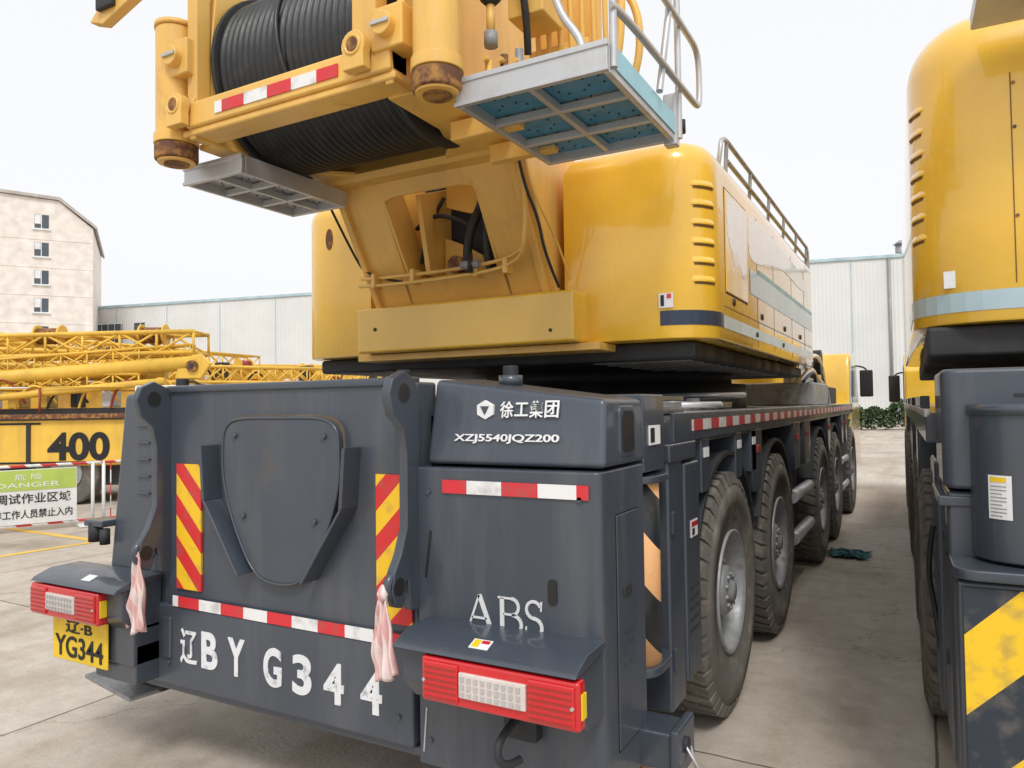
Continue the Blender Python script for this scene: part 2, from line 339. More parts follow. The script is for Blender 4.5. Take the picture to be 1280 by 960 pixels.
prism('slash_mark',[(-1.715,.45),(-1.70,.62),(-1.694,.62),(-1.709,.45)],'Y',2.346,2.352,ALU,0)
prism('side_door_seam',[(2.485,.545),(2.715,.545),(2.715,1.385),(2.485,1.385)],'X',-.967,-.9625,BLK,0)
prism('side_door',[(2.49,.55),(2.71,.55),(2.71,1.38),(2.49,1.38)],'X',-.968,-.9595,GRYL,.003)
for k in range(4):
    for c in (0,1): box('vent',-.962,-.9555,2.545+.06*c,2.585+.06*c,.83+.04*k,.842+.04*k,GRY,0)
box('door_latch',-.962,-.953,2.54,2.62,1.08,1.12,DRK,.004)
prism('grab_recess_rim',rpts(2.535,2.695,1.585,1.775,(.03,)*4),'X',-.978,-.9575,GRY,.006)
prism('grab_recess',rpts(2.555,2.675,1.605,1.755,(.03,)*4),'X',-.98,-.9545,BLK,0)
for z in (1.45,.5):
    for x in (-1.68,-1.04): cyl('panel_bolt',(x,2.342,z),(x,2.352,z),.011,GRY,6)
for sgn,x0,x1 in ((1,-1.66,-.965),(-1,-3.97,-3.30)):
    prism('lamp_housing',[(2.15,.80),(2.15,.925),(2.20,.955),(2.36,.955),(2.36,.72),(2.22,.72)],'X',x0,x1,GRY,.01)
    prism('lamp_cover',[(2.10,.928),(2.12,.945),(2.20,.975),(2.36,.978),(2.36,.958),(2.12,.925)],'X',x0-.01,x1+.01,GRY,.004)
    a,b=(-1.535,-.955) if sgn>0 else (-3.975,-3.43)
    box('tail_lamp_frame',a-.01,b+.01,2.105,2.16,.762,.918,RED,.012)
    L=b-a
    box('tail_lamp_red_l',a+.005,a+L*.25,2.095,2.11,.775,.905,RED,.006)
    box('tail_lamp_clear',a+L*.26,a+L*.70,2.094,2.11,.80,.885,CLR,.004)
    box('tail_lamp_red_r',a+L*.71,b-.005,2.095,2.11,.775,.905,RED,.006)
    for k in range(9):
        for j in range(3): box('lamp_cell',a+L*(.275+.046*k),a+L*(.30+.046*k),2.089,2.094,.806+.026*j,.822+.026*j,ALU,0)
    for k in range(6): box('lamp_rib',a+.012,a+L*.24,2.0915,2.0955,.785+.02*k,.788+.02*k,REDP,0); box('lamp_rib',a+L*.72,b-.012,2.0915,2.0955,.785+.02*k,.788+.02*k,REDP,0)
    box('lamp_end_amber',b+.010,b+.016,2.115,2.15,.80,.88,PLT,.002)
    for x in (a+.01,b-.01): cyl('lamp_screw',(x,2.09,.84),(x,2.10,.84),.006,ALU,8)
def onl(nm,x0,x1,y0,y1,o,m): 
    f=lambda y:.945+(y-2.12)*.03/.08
    hexa(nm,[(x0,y0,f(y0)+o),(x1,y0,f(y0)+o),(x1,y1,f(y1)+o),(x0,y1,f(y1)+o),(x0,y0,f(y0)+o+.0015),(x1,y0,f(y0)+o+.0015),(x1,y1,f(y1)+o+.0015),(x0,y1,f(y1)+o+.0015)],m,0)
onl('warning_sticker',-1.375,-1.30,2.145,2.19,.001,WHT); onl('warning_sticker_yellow',-1.368,-1.342,2.15,2.185,.0030,PLT); onl('warning_sticker_red',-1.337,-1.307,2.17,2.184,.0030,RED)
onl('warning_sticker',-3.62,-3.55,2.145,2.19,.001,WHT)
tube('tow_hook',[(-1.28,2.36,.68),(-1.28,2.2,.66),(-1.28,2.16,.60),(-1.26,2.2,.55),(-1.24,2.26,.56)],.014,DRK)
box('tow_block',-1.33,-1.2,2.3,2.36,.60,.70,DRK)
tube('lamp_cable',[(-1.56,2.36,.7),(-1.57,2.25,.68),(-1.54,2.17,.80)],.008,BLK)
box('licence_plate',-3.93,-3.47,2.185,2.197,.525,.75,PLT,.006)
text('plate_top','辽·B',-3.70,2.183,.70,.22,.062,BTX,bold=.015)
text('plate_text','YG344',-3.70,2.183,.60,.40,.105,BTX,bold=.01)
box('plate_bracket',-3.9,-3.3,2.21,2.4,.56,.75,GRY)
box('left_under_box',-3.62,-3.30,2.22,2.55,.47,.66,GRY)
hexa('left_rear_box',[(-3.78,2.37,.72),(-3.255,2.37,.72),(-3.255,2.9,.72),(-3.95,2.9,.72),(-3.62,2.37,1.87),(-3.255,2.37,1.87),(-3.255,2.9,1.87),(-3.74,2.9,1.87)],GRYL,.03,seg=4)
box('left_lower_box',-3.75,-3.26,2.37,2.9,.44,.73,GRY)
for k in range(5): box('step_rung',-3.50,-3.40,2.355,2.372,1.36+.085*k,1.368+.085*k,GRY,.002)
box('coupling_bracket',-3.86,-3.70,2.30,2.42,1.18,1.215,GRY); cyl('coupling',(-3.80,2.33,1.10),(-3.80,2.33,1.20),.035,DRK); cyl('coupling',(-3.72,2.33,1.09),(-3.72,2.33,1.17),.025,DRK)
box('left_sticker',-3.36,-3.31,2.362,2.368,1.05,1.15,WHT,0); box('left_sticker_red',-3.35,-3.32,2.360,2.3615,1.10,1.14,RED,0)
box('socket_box',-3.27,-3.20,2.33,2.36,.58,.78,GRY)
hexa('step_plate',[(-4.1,2.45,.30),(-3.55,2.35,.30),(-3.45,2.9,.30),(-4.0,3.0,.30),(-4.1,2.45,.325),(-3.55,2.35,.325),(-3.45,2.9,.325),(-4.0,3.0,.325)],RIM)
box('step_hanger',-3.75,-3.5,2.5,2.8,.31,.46,DRK)
for x,y in ((-3.40,2.55),(-2.0,2.62),(-1.48,2.66)): cyl('mooring_knob',(x,y,1.86),(x,y,1.945),.032,DRK,bev=.006); cyl('mooring_knob_base',(x,y,1.86),(x,y,1.905),.05,GRY)
box('deck',-3.95,-.985,2.82,13.2,1.58,1.705,GRY,.01)
box('deck_left_rear',-3.25,-1.74,2.45,2.9,1.5,1.75,DRK)
box('chassis_frame',-3.1,-1.85,2.5,14.4,.62,1.5,DRK)
box('deck_edge_rail',-.99,-.972,3.25,13.2,1.60,1.735,GRY,.004)
box('side_reflective_strip',-.974,-.968,3.55,13.1,1.645,1.70,S_RWY,0)
box('deck_tread',-1.9,-.975,3.6,13.2,1.705,1.735,ALU,.004)
for sgn,xo in ((1,-.965),(-1,-3.965)):
    ya=(4.38,6.04,8.9,10.5,13.0)
    for y in ya: wheel(xo-sgn*.2,y,sgn)
    for y in ya: cyl('axle_drum',(xo-sgn*.38,y,.69),(xo-sgn*1.0,y,.69),.22,DRK)
for y in (4.38,6.04,8.9,10.5,13.0):
    for sgn,xo in ((1,-.99),(-1,-3.94)):
        pts=[]
        for a in range(20,161,10): pts.append((y+.78*math.cos(R(a)),.72+.78*math.sin(R(a))))
        inn=[(y+.755*math.cos(R(a)),.72+.755*math.sin(R(a))) for a in range(160,19,-10)]
        prism('fender',pts+inn,'X',xo,xo-sgn*.42,DRK,0)
box('outrigger_head',-1.35,-.975,2.84,3.12,1.50,1.82,GRY,.01)
box('head_sticker',-.974,-.969,2.90,3.04,1.61,1.69,WHT,0); box('head_sticker_black',-.9685,-.9665,2.91,2.96,1.62,1.68,BLK,0)
cyl('jack_column',(-1.085,2.97,.70),(-1.085,2.97,1.46),.122,S_OB,36)
prism('jack_flange',rpts(-1.35,-.945,2.80,3.17,(.0,.15,.12,0)),'Z',1.455,1.485,GRY,.005)
prism('jack_flange_low',rpts(-1.35,-.945,2.80,3.17,(.0,.15,.12,0)),'Z',.68,.715,GRY,.005)
box('jack_back',-1.5,-1.19,2.80,3.2,.45,1.5,DRK)
box('outrigger_beam',-1.5,-.83,2.72,2.90,.40,.54,GRY,.012)
box('outrigger_end',-.85,-.815,2.70,2.92,.38,.56,GRY,.008)
tube('beam_ring',[(-.81,2.78,.48),(-.77,2.76,.44),(-.76,2.80,.38),(-.79,2.84,.38),(-.81,2.84,.46)],.006,ALU)
cyl('beam_pin',(-.82,2.80,.48),(-.805,2.80,.48),.03,DRK)
box('outrigger_foot',-1.45,-1.05,2.6,3.0,.22,.34,RUST)
box('side_box_a',-1.4,-.98,3.18,3.40,.42,1.56,GRY,.015)
box('side_box_b',-1.4,-.972,3.415,3.66,.48,1.50,GRY,.015)
box('side_box_top',-1.4,-.968,3.17,3.60,1.515,1.60,GRY,.01)
for k in range(5): box('vent',-.974,-.969,3.45,3.6,.7+.05*k,.715+.05*k,DRK,0)
box('hinge',-.982,-.966,3.19,3.22,1.2,1.3,GRY,.003); box('hinge',-.982,-.966,3.19,3.22,.6,.7,GRY,.003)
for y,z,w in ((3.75,1.53,.25),(4.55,1.50,.22),(5.0,1.53,.25)):
    box('hanging_bracket',-1.25,-.98,y,y+.16,1.32,1.6,GRY,.01)
    box('side_sticker',-.979,-.975,y+.03,y+.13,1.50,1.55,WHT,0)
box('side_sticker',-.971,-.9685,3.48,3.60,1.14,1.22,WHT,0); box('side_sticker_red',-.9683,-.966,3.49,3.59,1.19,1.213,RED,0); box('side_sticker_text',-.9683,-.966,3.50,3.54,1.15,1.18,BLK,0)
for y0,y1 in ((5.02,5.38),(6.85,7.25),(7.5,7.95),(9.55,9.85),(11.3,11.6),(11.9,12.2)):
    prism('bracket_box',[(y0,1.6),(y0,1.35),(y0+.08,1.18),(y1-.08,1.18),(y1,1.35),(y1,1.6)],'X',-1.35,-.98,GRY,.01)
    box('marker_lamp',-.98,-.965,(y0+y1)/2-.05,(y0+y1)/2+.05,1.44,1.49,REDP,.004)
for z in (.93,.56): cyl('side_guard_tube',(-1.02,6.95,z),(-1.02,8.05,z),.055,ALU)
for z in (.93,.56): cyl('side_guard_tube',(-1.02,11.4,z),(-1.02,12.2,z),.055,ALU)
box('battery_box',-1.6,-1.12,6.95,8.0,.6,1.2,DRK)
box('mud_flap_box',-1.5,-1.0,11.3,12.1,.5,1.3,DRK)
for k in range(7): box('outrigger_mat',-1.70+.01*(k%2),-1.03-.01*(k%2),3.16+.01*(k%2),3.62,1.61+.03*k,1.634+.03*k,ALU if k%2 else GRY,.003)
for k in range(3):
    tube('stored_hose',[(-1.25+.26*math.cos(a/6*math.pi)*(1-.1*k),4.2+.45*k+.26*math.sin(a/6*math.pi),1.77+.03*k) for a in range(0,13)],.018,ALU if k%2==0 else BLK)
box('deck_locker',-1.8,-1.3,4.9,6.0,1.737,1.85,GRY)
for k in range(6): cyl('deck_bollard',(-1.2,3.75+.22*k,1.735),(-1.2,3.75+.22*k,1.79+.02*(k%2)),.045,RIM)
for k in range(4): box('deck_fitting',-1.5,-1.35,3.7+.35*k,3.82+.35*k,1.737,1.82,ALU if k%2 else RUST,.01)
cyl('turntable_ring',(CX,6.2,1.7),(CX,6.2,1.93),1.2,BLK,48); cyl('turntable_upper',(CX,6.2,1.93),(CX,6.2,2.05),1.08,DRK,48)
box('rear_deck_block',-3.2,-1.6,4.0,5.0,1.70,1.80,DRK)
box('undertray',-3.85,-1.08,4.05,8.2,2.03,2.128,DRK,.02)
for k in range(14): box('undertray_slot',-1.75,-1.15,4.2+.22*k,4.28+.22*k,2.024,2.0295,RIM,0)
# --- superstructure hoods
rp=rpts(-1.80,-.965,3.90,8.4,(0,.26,.2,0))
hood('engine_hood',rp,2.132,3.245,.15,YEL)
lp=rpts(-3.93,-3.25,3.90,8.0,(.24,0,0,.2))
hood('counterweight_block',lp,2.132,3.245,.13,YEL)
prism('hood_oval_recess',[(-3.62+.032*math.cos(R(a)),2.97+.075*math.sin(R(a))) for a in range(0,360,15)],'Y',3.896,3.91,RUST,0)
box('centre_body',-3.24,-1.81,4.15,8.3,2.13,3.02,YELF,.02)
box('centre_bulkhead',-3.10,-1.90,4.05,4.14,2.5,3.6,YELF,.01)
box('counterweight_beam',-3.20,-1.66,3.70,3.96,2.13,2.42,YEL,.018,seg=3)
box('beam_lower_plate',-3.28,-1.55,3.80,4.2,2.085,2.128,YELF,.005)
cyl('beam_plug',(-3.05,3.695,2.28),(-3.05,3.702,2.28),.012,BLK,12); cyl('beam_plug',(-1.8,3.695,2.20),(-1.8,3.702,2.20),.01,BLK,12)
def band(name,path,z0,z1,mat,off=.003):
    bm=bmesh.new(); pv=None
    for i,p in enumerate(path):
        a=Vector(path[max(i-1,0)]);b=Vector(path[min(i+1,len(path)-1)]); d=(b-a).normalized(); n=Vector((d.y,-d.x))
        q=Vector(p)+n*off; v=(bm.verts.new((q.x,q.y,z0)),bm.verts.new((q.x,q.y,z1)))
        if pv: bm.faces.new([pv[0],v[0],v[1],pv[1]])
        pv=v
    me=bpy.data.meshes.new(name); bm.to_mesh(me); bm.free(); add(me,name,mat)
corner=rp[1:10]
band('hood_navy_band',[(-1.23,3.90)]+corner+[(-.965,4.22)],2.205,2.285,NAVY)
band('hood_grey_band',[(-.965,4.225),(-.965,8.18)],2.205,2.28,STB)
band('hood_blue_stripe',[(-.965,5.0),(-.965,8.18)],2.50,2.665,STB)
band('hood_blue_stripe_dark',[(-.965,5.3),(-.965,8.18)],2.667,2.70,LBL)
for y in (5.25,5.9,6.8,7.6): box('panel_seam',-.967,-.9637,y,y+.007,2.16,3.05,SEAM,0)
box('panel_seam_low',-.967,-.9636,4.25,8.15,2.33,2.335,SEAM,0)
box('access_door_gap',-.967,-.9635,4.29,4.91,2.41,3.03,SEAM,0)
box('access_door',-.967,-.958,4.30,4.90,2.42,3.02,YEL,.005)
film_refl=cr([(4.34,2.98),(4.5,3.0),(4.7,2.99),(4.86,2.97),(4.87,2.8),(4.86,2.64),(4.78,2.56),(4.66,2.62),(4.52,2.60),(4.44,2.68),(4.36,2.74),(4.33,2.86),(4.34,2.98)],4)[:-1]
prism('film_reflection_decal',film_refl,'X',-.9578,-.9568,FILM_REFL,0)
film_refl=cr([(4.98,3.0),(5.4,3.04),(6.2,3.03),(7.2,3.0),(7.9,2.9),(7.4,2.84),(6.4,2.86),(5.7,2.80),(5.3,2.74),(5.0,2.76),(4.98,3.0)],4)[:-1]
prism('film_reflection_decal',film_refl,'X',-.9645,-.9628,FILM_REFL,0)  # long upper strip: white sky reflection painted as pale colour
for y in (4.5,5.4,6.4,7.3): cyl('door_lock',(-.97,y,2.38),(-.955,y,2.38),.022,BLK,14)
for y in (5.2,6.3): cyl('hook_eye',(-.97,y,2.24),(-.955,y,2.24),.018,BLK,12)
box('hood_sticker',-1.235,-1.155,3.8925,3.8965,2.30,2.38,WHT,0); box('hood_sticker_figure',-1.225,-1.205,3.891,3.8922,2.31,2.37,BLK,0); box('hood_sticker_red',-1.19,-1.165,3.891,3.8922,2.35,2.375,RED,0)
for k in range(6): louvre(-.965-.26,3.90+.26,.26,-52,-14,2.44+.105*k)
for zz in (3.32,3.45): tube('roof_rail',[(-1.04,4.75,zz),(-1.04,8.5,zz)],.015,RIM,False)
for k in range(6): tube('roof_rail_post',[(-1.06,4.75+.75*k,3.10),(-1.04,4.75+.75*k,3.45)],.013,RIM,False)
tube('roof_rail_end',[(-1.04,4.75,3.45),(-1.04,4.6,3.44),(-1.04,4.56,3.3),(-1.08,4.58,3.15)],.015,ALU)
tube('roof_rail_end',[(-1.04,8.5,3.45),(-1.04,8.62,3.44),(-1.04,8.64,3.0),(-1.04,8.64,2.7)],.016,ALU)
cyl('work_lamp',(-1.45,4.12,3.235),(-1.45,4.12,3.28),.03,BLK,12)
box('telescopic_boom',-2.95,-2.0,4.4,15.6,2.45,3.1,YEL,.08,seg=4)
prism('boom_foot_guard',[(8.42,2.2),(8.42,2.95),(8.55,2.98),(8.7,2.9),(8.75,2.5),(9.2,2.3),(9.2,2.15)],'X',-1.5,-1.1,YEL,.02)
box('front_deck_unit',-2.0,-1.05,8.9,10.4,1.74,2.0,RIM,.02); box('front_deck_unit_b',-1.7,-1.1,10.6,12.0,1.74,1.98,DRK,.02)
for k in range(4): cyl('exhaust_stack',(-1.3,9.0+.5*k,1.75),(-1.3,9.0+.5*k,2.25-.06*k),.09,ALU)
for k in range(8): tube('front_hose',[(-1.1-.05*k,8.5+.2*k,2.0),(-1.05-.04*k,8.9+.2*k,2.15+.05*(k%3)),(-1.08,9.4+.2*k,2.0),(-1.1,9.6+.2*k,1.75)],.018,(BLK,ALU,YEL)[k%3])
tube('front_pipe',[(-1.2,8.5,2.1),(-1.1,9.2,2.35),(-1.1,10.2,2.3),(-1.2,11.4,2.0)],.03,YEL)
cyl('front_drum',(-1.8,10.2,2.28),(-1.1,10.2,2.28),.16,BLK)
prism('driver_cab',[(12.9,1.0),(12.9,2.1),(13.15,2.55),(13.9,2.62),(14.6,2.4),(15.0,1.7),(15.0,.6),(13.75,.6),(13.7,1.1)],'X',-3.95,-.985,YEL,.05,seg=3)
prism('cab_window',[(13.35,1.75),(13.45,2.35),(14.2,2.4),(14.6,1.75)],'X',-.99,-.978,GLS,.01)
prism('cab_arch',[(12.95,1.2),(12.95,2.0),(13.12,2.45),(13.3,2.45),(13.12,1.95),(13.12,1.2)],'X',-.985,-.972,STB,.004)
box('wing_mirror',-.93,-.72,14.35,14.42,1.85,2.32,BLK,.02); tube('mirror_arm',[(-1.0,14.4,2.4),(-.82,14.38,2.38),(-.82,14.38,2.3)],.015,BLK)
prism('operator_cab',[(8.05,2.1),(8.05,3.2),(8.6,3.3),(9.6,3.15),(9.9,2.4),(9.8,2.1)],'X',-3.95,-3.1,YEL,.05)
prism('operator_cab_window',[(8.2,2.5),(8.25,3.1),(9.4,3.05),(9.65,2.5)],'X',-3.965,-3.948,GLS,.01)
# --- tail (winch) frame
plate=[(2.38,3.11),(2.36,3.28),(2.46,3.50),(2.52,4.05),(3.4,4.15),(3.95,3.7),(4.4,3.0),(4.1,2.42),(3.80,2.42),(3.44,3.02),(3.34,3.12),(3.15,3.14)]
for x in (-3.12,-1.90): prism('winch_frame_plate',plate,'X',x,x+.045,YELF,.008)
box('winch_cross_beam',-3.12,-1.855,2.355,2.48,3.16,3.285,YELF,.012)
box('cross_beam_lip',-3.16,-1.84,2.37,2.52,3.125,3.16,YELF,.01)
box('beam_band',-2.90,-2.13,2.349,2.354,3.19,3.245,S_RW,0)
def ofl(pts): prism('under_flange',pts,'Z',3.11,3.14,YELF,.006)
ofl([(-3.2,2.5),(-3.08,2.5),(-3.06,2.9),(-2.95,3.12),(-2.8,3.26),(-2.8,3.48),(-3.1,3.48),(-3.2,3.3)])
ofl([(-1.72,2.5),(-1.72,3.3),(-1.85,3.48),(-2.2,3.48),(-2.2,3.26),(-2.08,3.12),(-1.99,2.9),(-1.98,2.5)])
box('under_flange_mid',-2.80,-2.20,3.27,3.48,3.111,3.141,YELF,.004)
prism('winch_rear_shield',[(3.24,3.12),(3.36,3.26),(3.46,3.45),(3.50,3.9),(3.53,3.9),(3.50,3.43),(3.42,3.22),(3.28,3.09)],'X',-3.08,-1.9,YELF,.004)
def slope(t): return (3.42+(3.84-3.42)*t, 3.12+(2.42-3.12)*t)
def seg(name,x0,x1,t0,t1,th=.05,m=YELF,dx0=0,dx1=0):
    a=slope(t0);b=slope(t1); n=Vector((.70,.42)).normalized()*th
    v=[(x0,a[0],a[1]),(x1,a[0],a[1]),(x1+dx1,b[0],b[1]),(x0+dx0,b[0],b[1])]
    hexa(name,v+[(p[0],p[1]+n.x,p[2]+n.y) for p in v],m,.008)
seg('frame_leg',-3.14,-2.80,-.02,1.0,dx0=.02,dx1=-.03); seg('frame_leg',-2.16,-1.80,-.02,1.0,dx0=.03,dx1=-.02)
seg('frame_top_bridge',-2.82,-2.14,-.02,.13); seg('frame_bottom_bridge',-2.86,-2.10,.78,1.0)
def gus(pts):
    n=Vector((.70,.42)).normalized()*.052
    bm=bmesh.new(); A=[];B=[]
    for x,t in pts:
        y,z=slope(t); A.append(bm.verts.new((x,y-.001,z))); B.append(bm.verts.new((x,y+n.x,z+n.y)))
    bm.faces.new(A); bm.faces.new(B[::-1]); k=len(pts)
    for i in range(k): bm.faces.new([A[i],A[(i+1)%k],B[(i+1)%k],B[i]])
    frombm(bm,'frame_gusset',YELF,bev=.003)
gus([(-2.82,.12),(-2.70,.12),(-2.79,.15),(-2.82,.22)]); gus([(-2.14,.12),(-2.26,.12),(-2.17,.15),(-2.14,.22)])
gus([(-2.84,.79),(-2.74,.79),(-2.80,.75),(-2.83,.69)]); gus([(-2.12,.79),(-2.22,.79),(-2.15,.75),(-2.13,.69)])
for x in (-2.81,-2.16):
    a=slope(.12);b=slope(.8); prism('window_flange',[a,b,(b[0]+.18,b[1]+.1),(a[0]+.18,a[1]+.1)],'X',x,x+.02,YELF,.003)
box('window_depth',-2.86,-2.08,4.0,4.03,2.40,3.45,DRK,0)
prism('inner_web',[(3.75,2.6),(3.99,2.6),(3.99,3.2),(3.64,3.08)],'X',-2.68,-2.645,YELF,.004)
prism('inner_plate',[(-2.64,2.5),(-2.30,2.5),(-2.36,2.72),(-2.5,2.80),(-2.64,2.86)],'Y',3.90,3.93,YELF,.004)
prism('inner_plate_b',[(-2.6,3.25),(-2.2,3.25),(-2.2,3.02),(-2.42,2.98),(-2.6,3.04)],'Y',3.86,3.90,YELF,.004)
cyl('inner_motor',(-2.50,3.80,2.66),(-2.50,3.90,2.66),.055,RUST,20)
tube('black_hose',[(-2.30,3.88,3.15),(-2.27,3.76,3.0),(-2.36,3.74,2.82),(-2.40,3.78,2.62),(-2.38,3.86,2.5)],.028,BLK)
tube('black_hose',[(-2.22,3.88,3.15),(-2.21,3.76,2.98),(-2.25,3.74,2.80),(-2.24,3.80,2.58)],.024,BLK)
tube('black_hose',[(-2.80,3.82,2.92),(-2.70,3.78,2.97),(-2.55,3.80,2.98),(-2.42,3.86,2.9)],.014,BLK)
tube('black_hose',[(-2.78,3.84,2.7),(-2.72,3.80,2.9),(-2.6,3.84,3.1)],.012,BLK)
for k in range(2):
    yo,zo=3.655-.02*k,2.585-.05*k
    tube('yellow_pipe',[(-3.12,yo,zo+.02),(-2.9,yo-.03,zo),(-2.2,yo-.03,zo+.005),(-1.95,yo-.02,zo+.05),(-1.86,yo-.12,zo+.13),(-1.84,3.50,2.95),(-1.86,3.40,3.12)],.011,YELF)
for x in (-3.0,-2.7,-2.25,-2.05): box('pipe_clamp',x,x+.03,3.60,3.68,2.53,2.62,YELF,.004)
cyl('valve',(-2.32,3.60,2.60),(-2.2,3.60,2.60),.026,RIM,12); cyl('valve',(-2.25,3.58,2.55),(-2.25,3.58,2.66),.016,BLK,12)
tube('cable',[(-1.80,3.30,3.2),(-1.82,3.42,2.98),(-1.79,3.55,2.8),(-1.80,3.64,2.62),(-1.78,3.78,2.45)],.009,BLK)
tube('cable',[(-1.77,3.30,3.2),(-1.78,3.42,3.0),(-1.76,3.50,2.85),(-1.75,3.7,2.7),(-1.74,3.85,2.5)],.007,YELF)
tube('cable',[(-3.16,3.35,3.1),(-3.14,3.6,2.75),(-3.10,3.7,2.62),(-2.8,3.66,2.56)],.008,BLK)
dc=(2.925,3.53)
bm=bmesh.new(); prof=[]; nn=24
for i in range(nn*6+1):
    t=i/(nn*6); x=-3.03+.98*t; prof.append((x,.435+.018*abs(math.sin(math.pi*nn*t))))
revolve(bm,prof,(0,dc[0],dc[1]),'X',56); frombm(bm,'winch_rope_drum',ROPE)
for x in (-3.055,-2.045): cyl('drum_flange',(x,dc[0],dc[1]),(x+.022,dc[0],dc[1]),.475,DRK,48,bev=.006)
tube('loose_rope',[(-2.55-.02*k,dc[0]-.468*math.cos(R(a)),dc[1]+.468*math.sin(R(a))) for k,a in enumerate(range(-40,100,15))],.012,ROPE)
cyl('winch_gearbox',(-2.02,dc[0],dc[1]+.05),(-1.86,dc[0],dc[1]+.05),.3,YELF,32)
box('frame_post',-2.08,-1.95,2.38,2.47,3.26,4.1,YELF,.012)
box('frame_post',-3.14,-3.07,2.38,2.47,3.26,4.1,YELF,.012)
def lug(x,y,z,r=.062):
    pts=[(x+r*math.cos(R(a)),z+r*math.sin(R(a))) for a in range(-30,211,20)]+[(x-r*.9,z-.1),(x+r*.9,z-.1)]
    prism('frame_lug',pts,'Y',y-.025,y+.025,YELF,.006); cyl('lug_hole',(x,y-.03,z),(x,y,z),r*.45,RUST,20); ring('lug_ring',(x,y-.024,z),r*.6,.008,'Y',YELF)
lug(-3.13,2.32,3.26); lug(-2.00,2.32,3.27)
for x,z in ((-3.17,3.52),(-1.86,3.33)):
    cyl('pin_cap',(x,2.30,z),(x,2.42,z),.05,YELF,24,bev=.006); box('pin_keeper',x-.045,x+.045,2.29,2.30,z-.008,z+.008,ALU,.002)
    box('cyl_bracket',x-.08,x+.08,2.34,2.46,z-.09,z+.09,YELF,.01)
for x,zt_ in ((-3.27,3.71),(-1.665,4.3)):
    cyl('lift_cylinder',(x,2.42,3.15),(x,2.42,zt_),.098,YELF,40,bev=.006)
    cyl('lift_cylinder_collar',(x,2.42,3.12),(x,2.42,3.17),.108,YELF,40,bev=.004)
    cyl('lift_cylinder_foot',(x,2.42,3.04),(x,2.42,3.12),.104,RUST,40,bev=.01)
    cyl('cylinder_foot_rim',(x,2.42,3.03),(x,2.42,3.052),.09,YELF,40)
    cyl('cylinder_foot_core',(x,2.42,3.022),(x,2.42,3.04),.06,RUST,32)
cyl('cylinder_cap',(-3.27,2.42,3.71),(-3.27,2.42,3.735),.104,YELF,40)
for z in (3.25,3.9): box('cylinder_link',-3.27,-3.1,2.40,2.52,z,z+.07,YELF,.01); box('cylinder_link',-1.9,-1.67,2.42,2.54,z,z+.07,YELF,.01)
prism('pin_arm',[(-4.15,4.03),(-4.03,3.99),(-3.2,4.24),(-3.2,4.34),(-4.05,4.12)],'Y',2.5,2.56,YELF,.008)
box('pin_arm_end',-4.05,-3.90,2.47,2.5,4.06,4.13,DRK)
box('manifold_plate',-1.62,-1.3,3.25,3.3,3.1,4.2,YELF)
box('valve_block',-1.55,-1.25,3.0,3.2,3.22,3.42,YELF); box('valve_block',-1.52,-1.35,2.75,2.95,3.45,3.7,YELF)
for k in range(7):
    x=-1.50+.055*k; z=3.42+.045*(k%3)
    tube('hyd_pipe',[(x,3.02,3.3),(x,3.0,z),(x+.01,2.98,z+.25),(x-.03-.03*(k%2),2.9,4.2)],.013,YELF)
tube('hyd_pipe',[(-1.25,3.1,3.18),(-1.16,3.1,3.25),(-1.12,3.1,3.6),(-1.14,3.1,4.1)],.02,YELF)
tube('hyd_pipe',[(-1.18,3.2,3.15),(-1.08,3.2,3.3),(-1.08,3.2,3.6),(-1.2,3.2,3.75),(-1.3,3.2,4.1)],.018,YELF)
tube('black_hose',[(-1.45,2.8,3.3),(-1.4,2.7,3.5),(-1.5,2.7,3.8),(-1.45,2.75,4.2)],.016,BLK)
bm=bmesh.new(); revolve(bm,[(3.45,0),(3.455,.02),(3.48,.045),(3.53,.05),(3.57,.04),(3.585,.01),(3.6,0)],(-1.53,2.62,0),'Z',24); frombm(bm,'accumulator',BLK)
cyl('accumulator_neck',(-1.53,2.62,3.33),(-1.53,2.62,3.46),.018,YELF,12); cyl('fitting',(-1.53,2.62,3.28),(-1.53,2.62,3.34),.03,RIM,8)
for k in range(8): cyl('fitting',(-1.54+.05*k,2.62+.04*k,3.10),(-1.54+.05*k,2.62+.04*k,3.22+.03*(k%3)),.018,(YELF,RUST,RIM)[k%3],8); cyl('fitting_cap',(-1.54+.05*k,2.62+.04*k,3.22),(-1.54+.05*k,2.58+.04*k,3.22),.012,YELF,8)
box('fitting_plate',-1.58,-1.3,2.6,2.9,3.095,3.12,YELF)
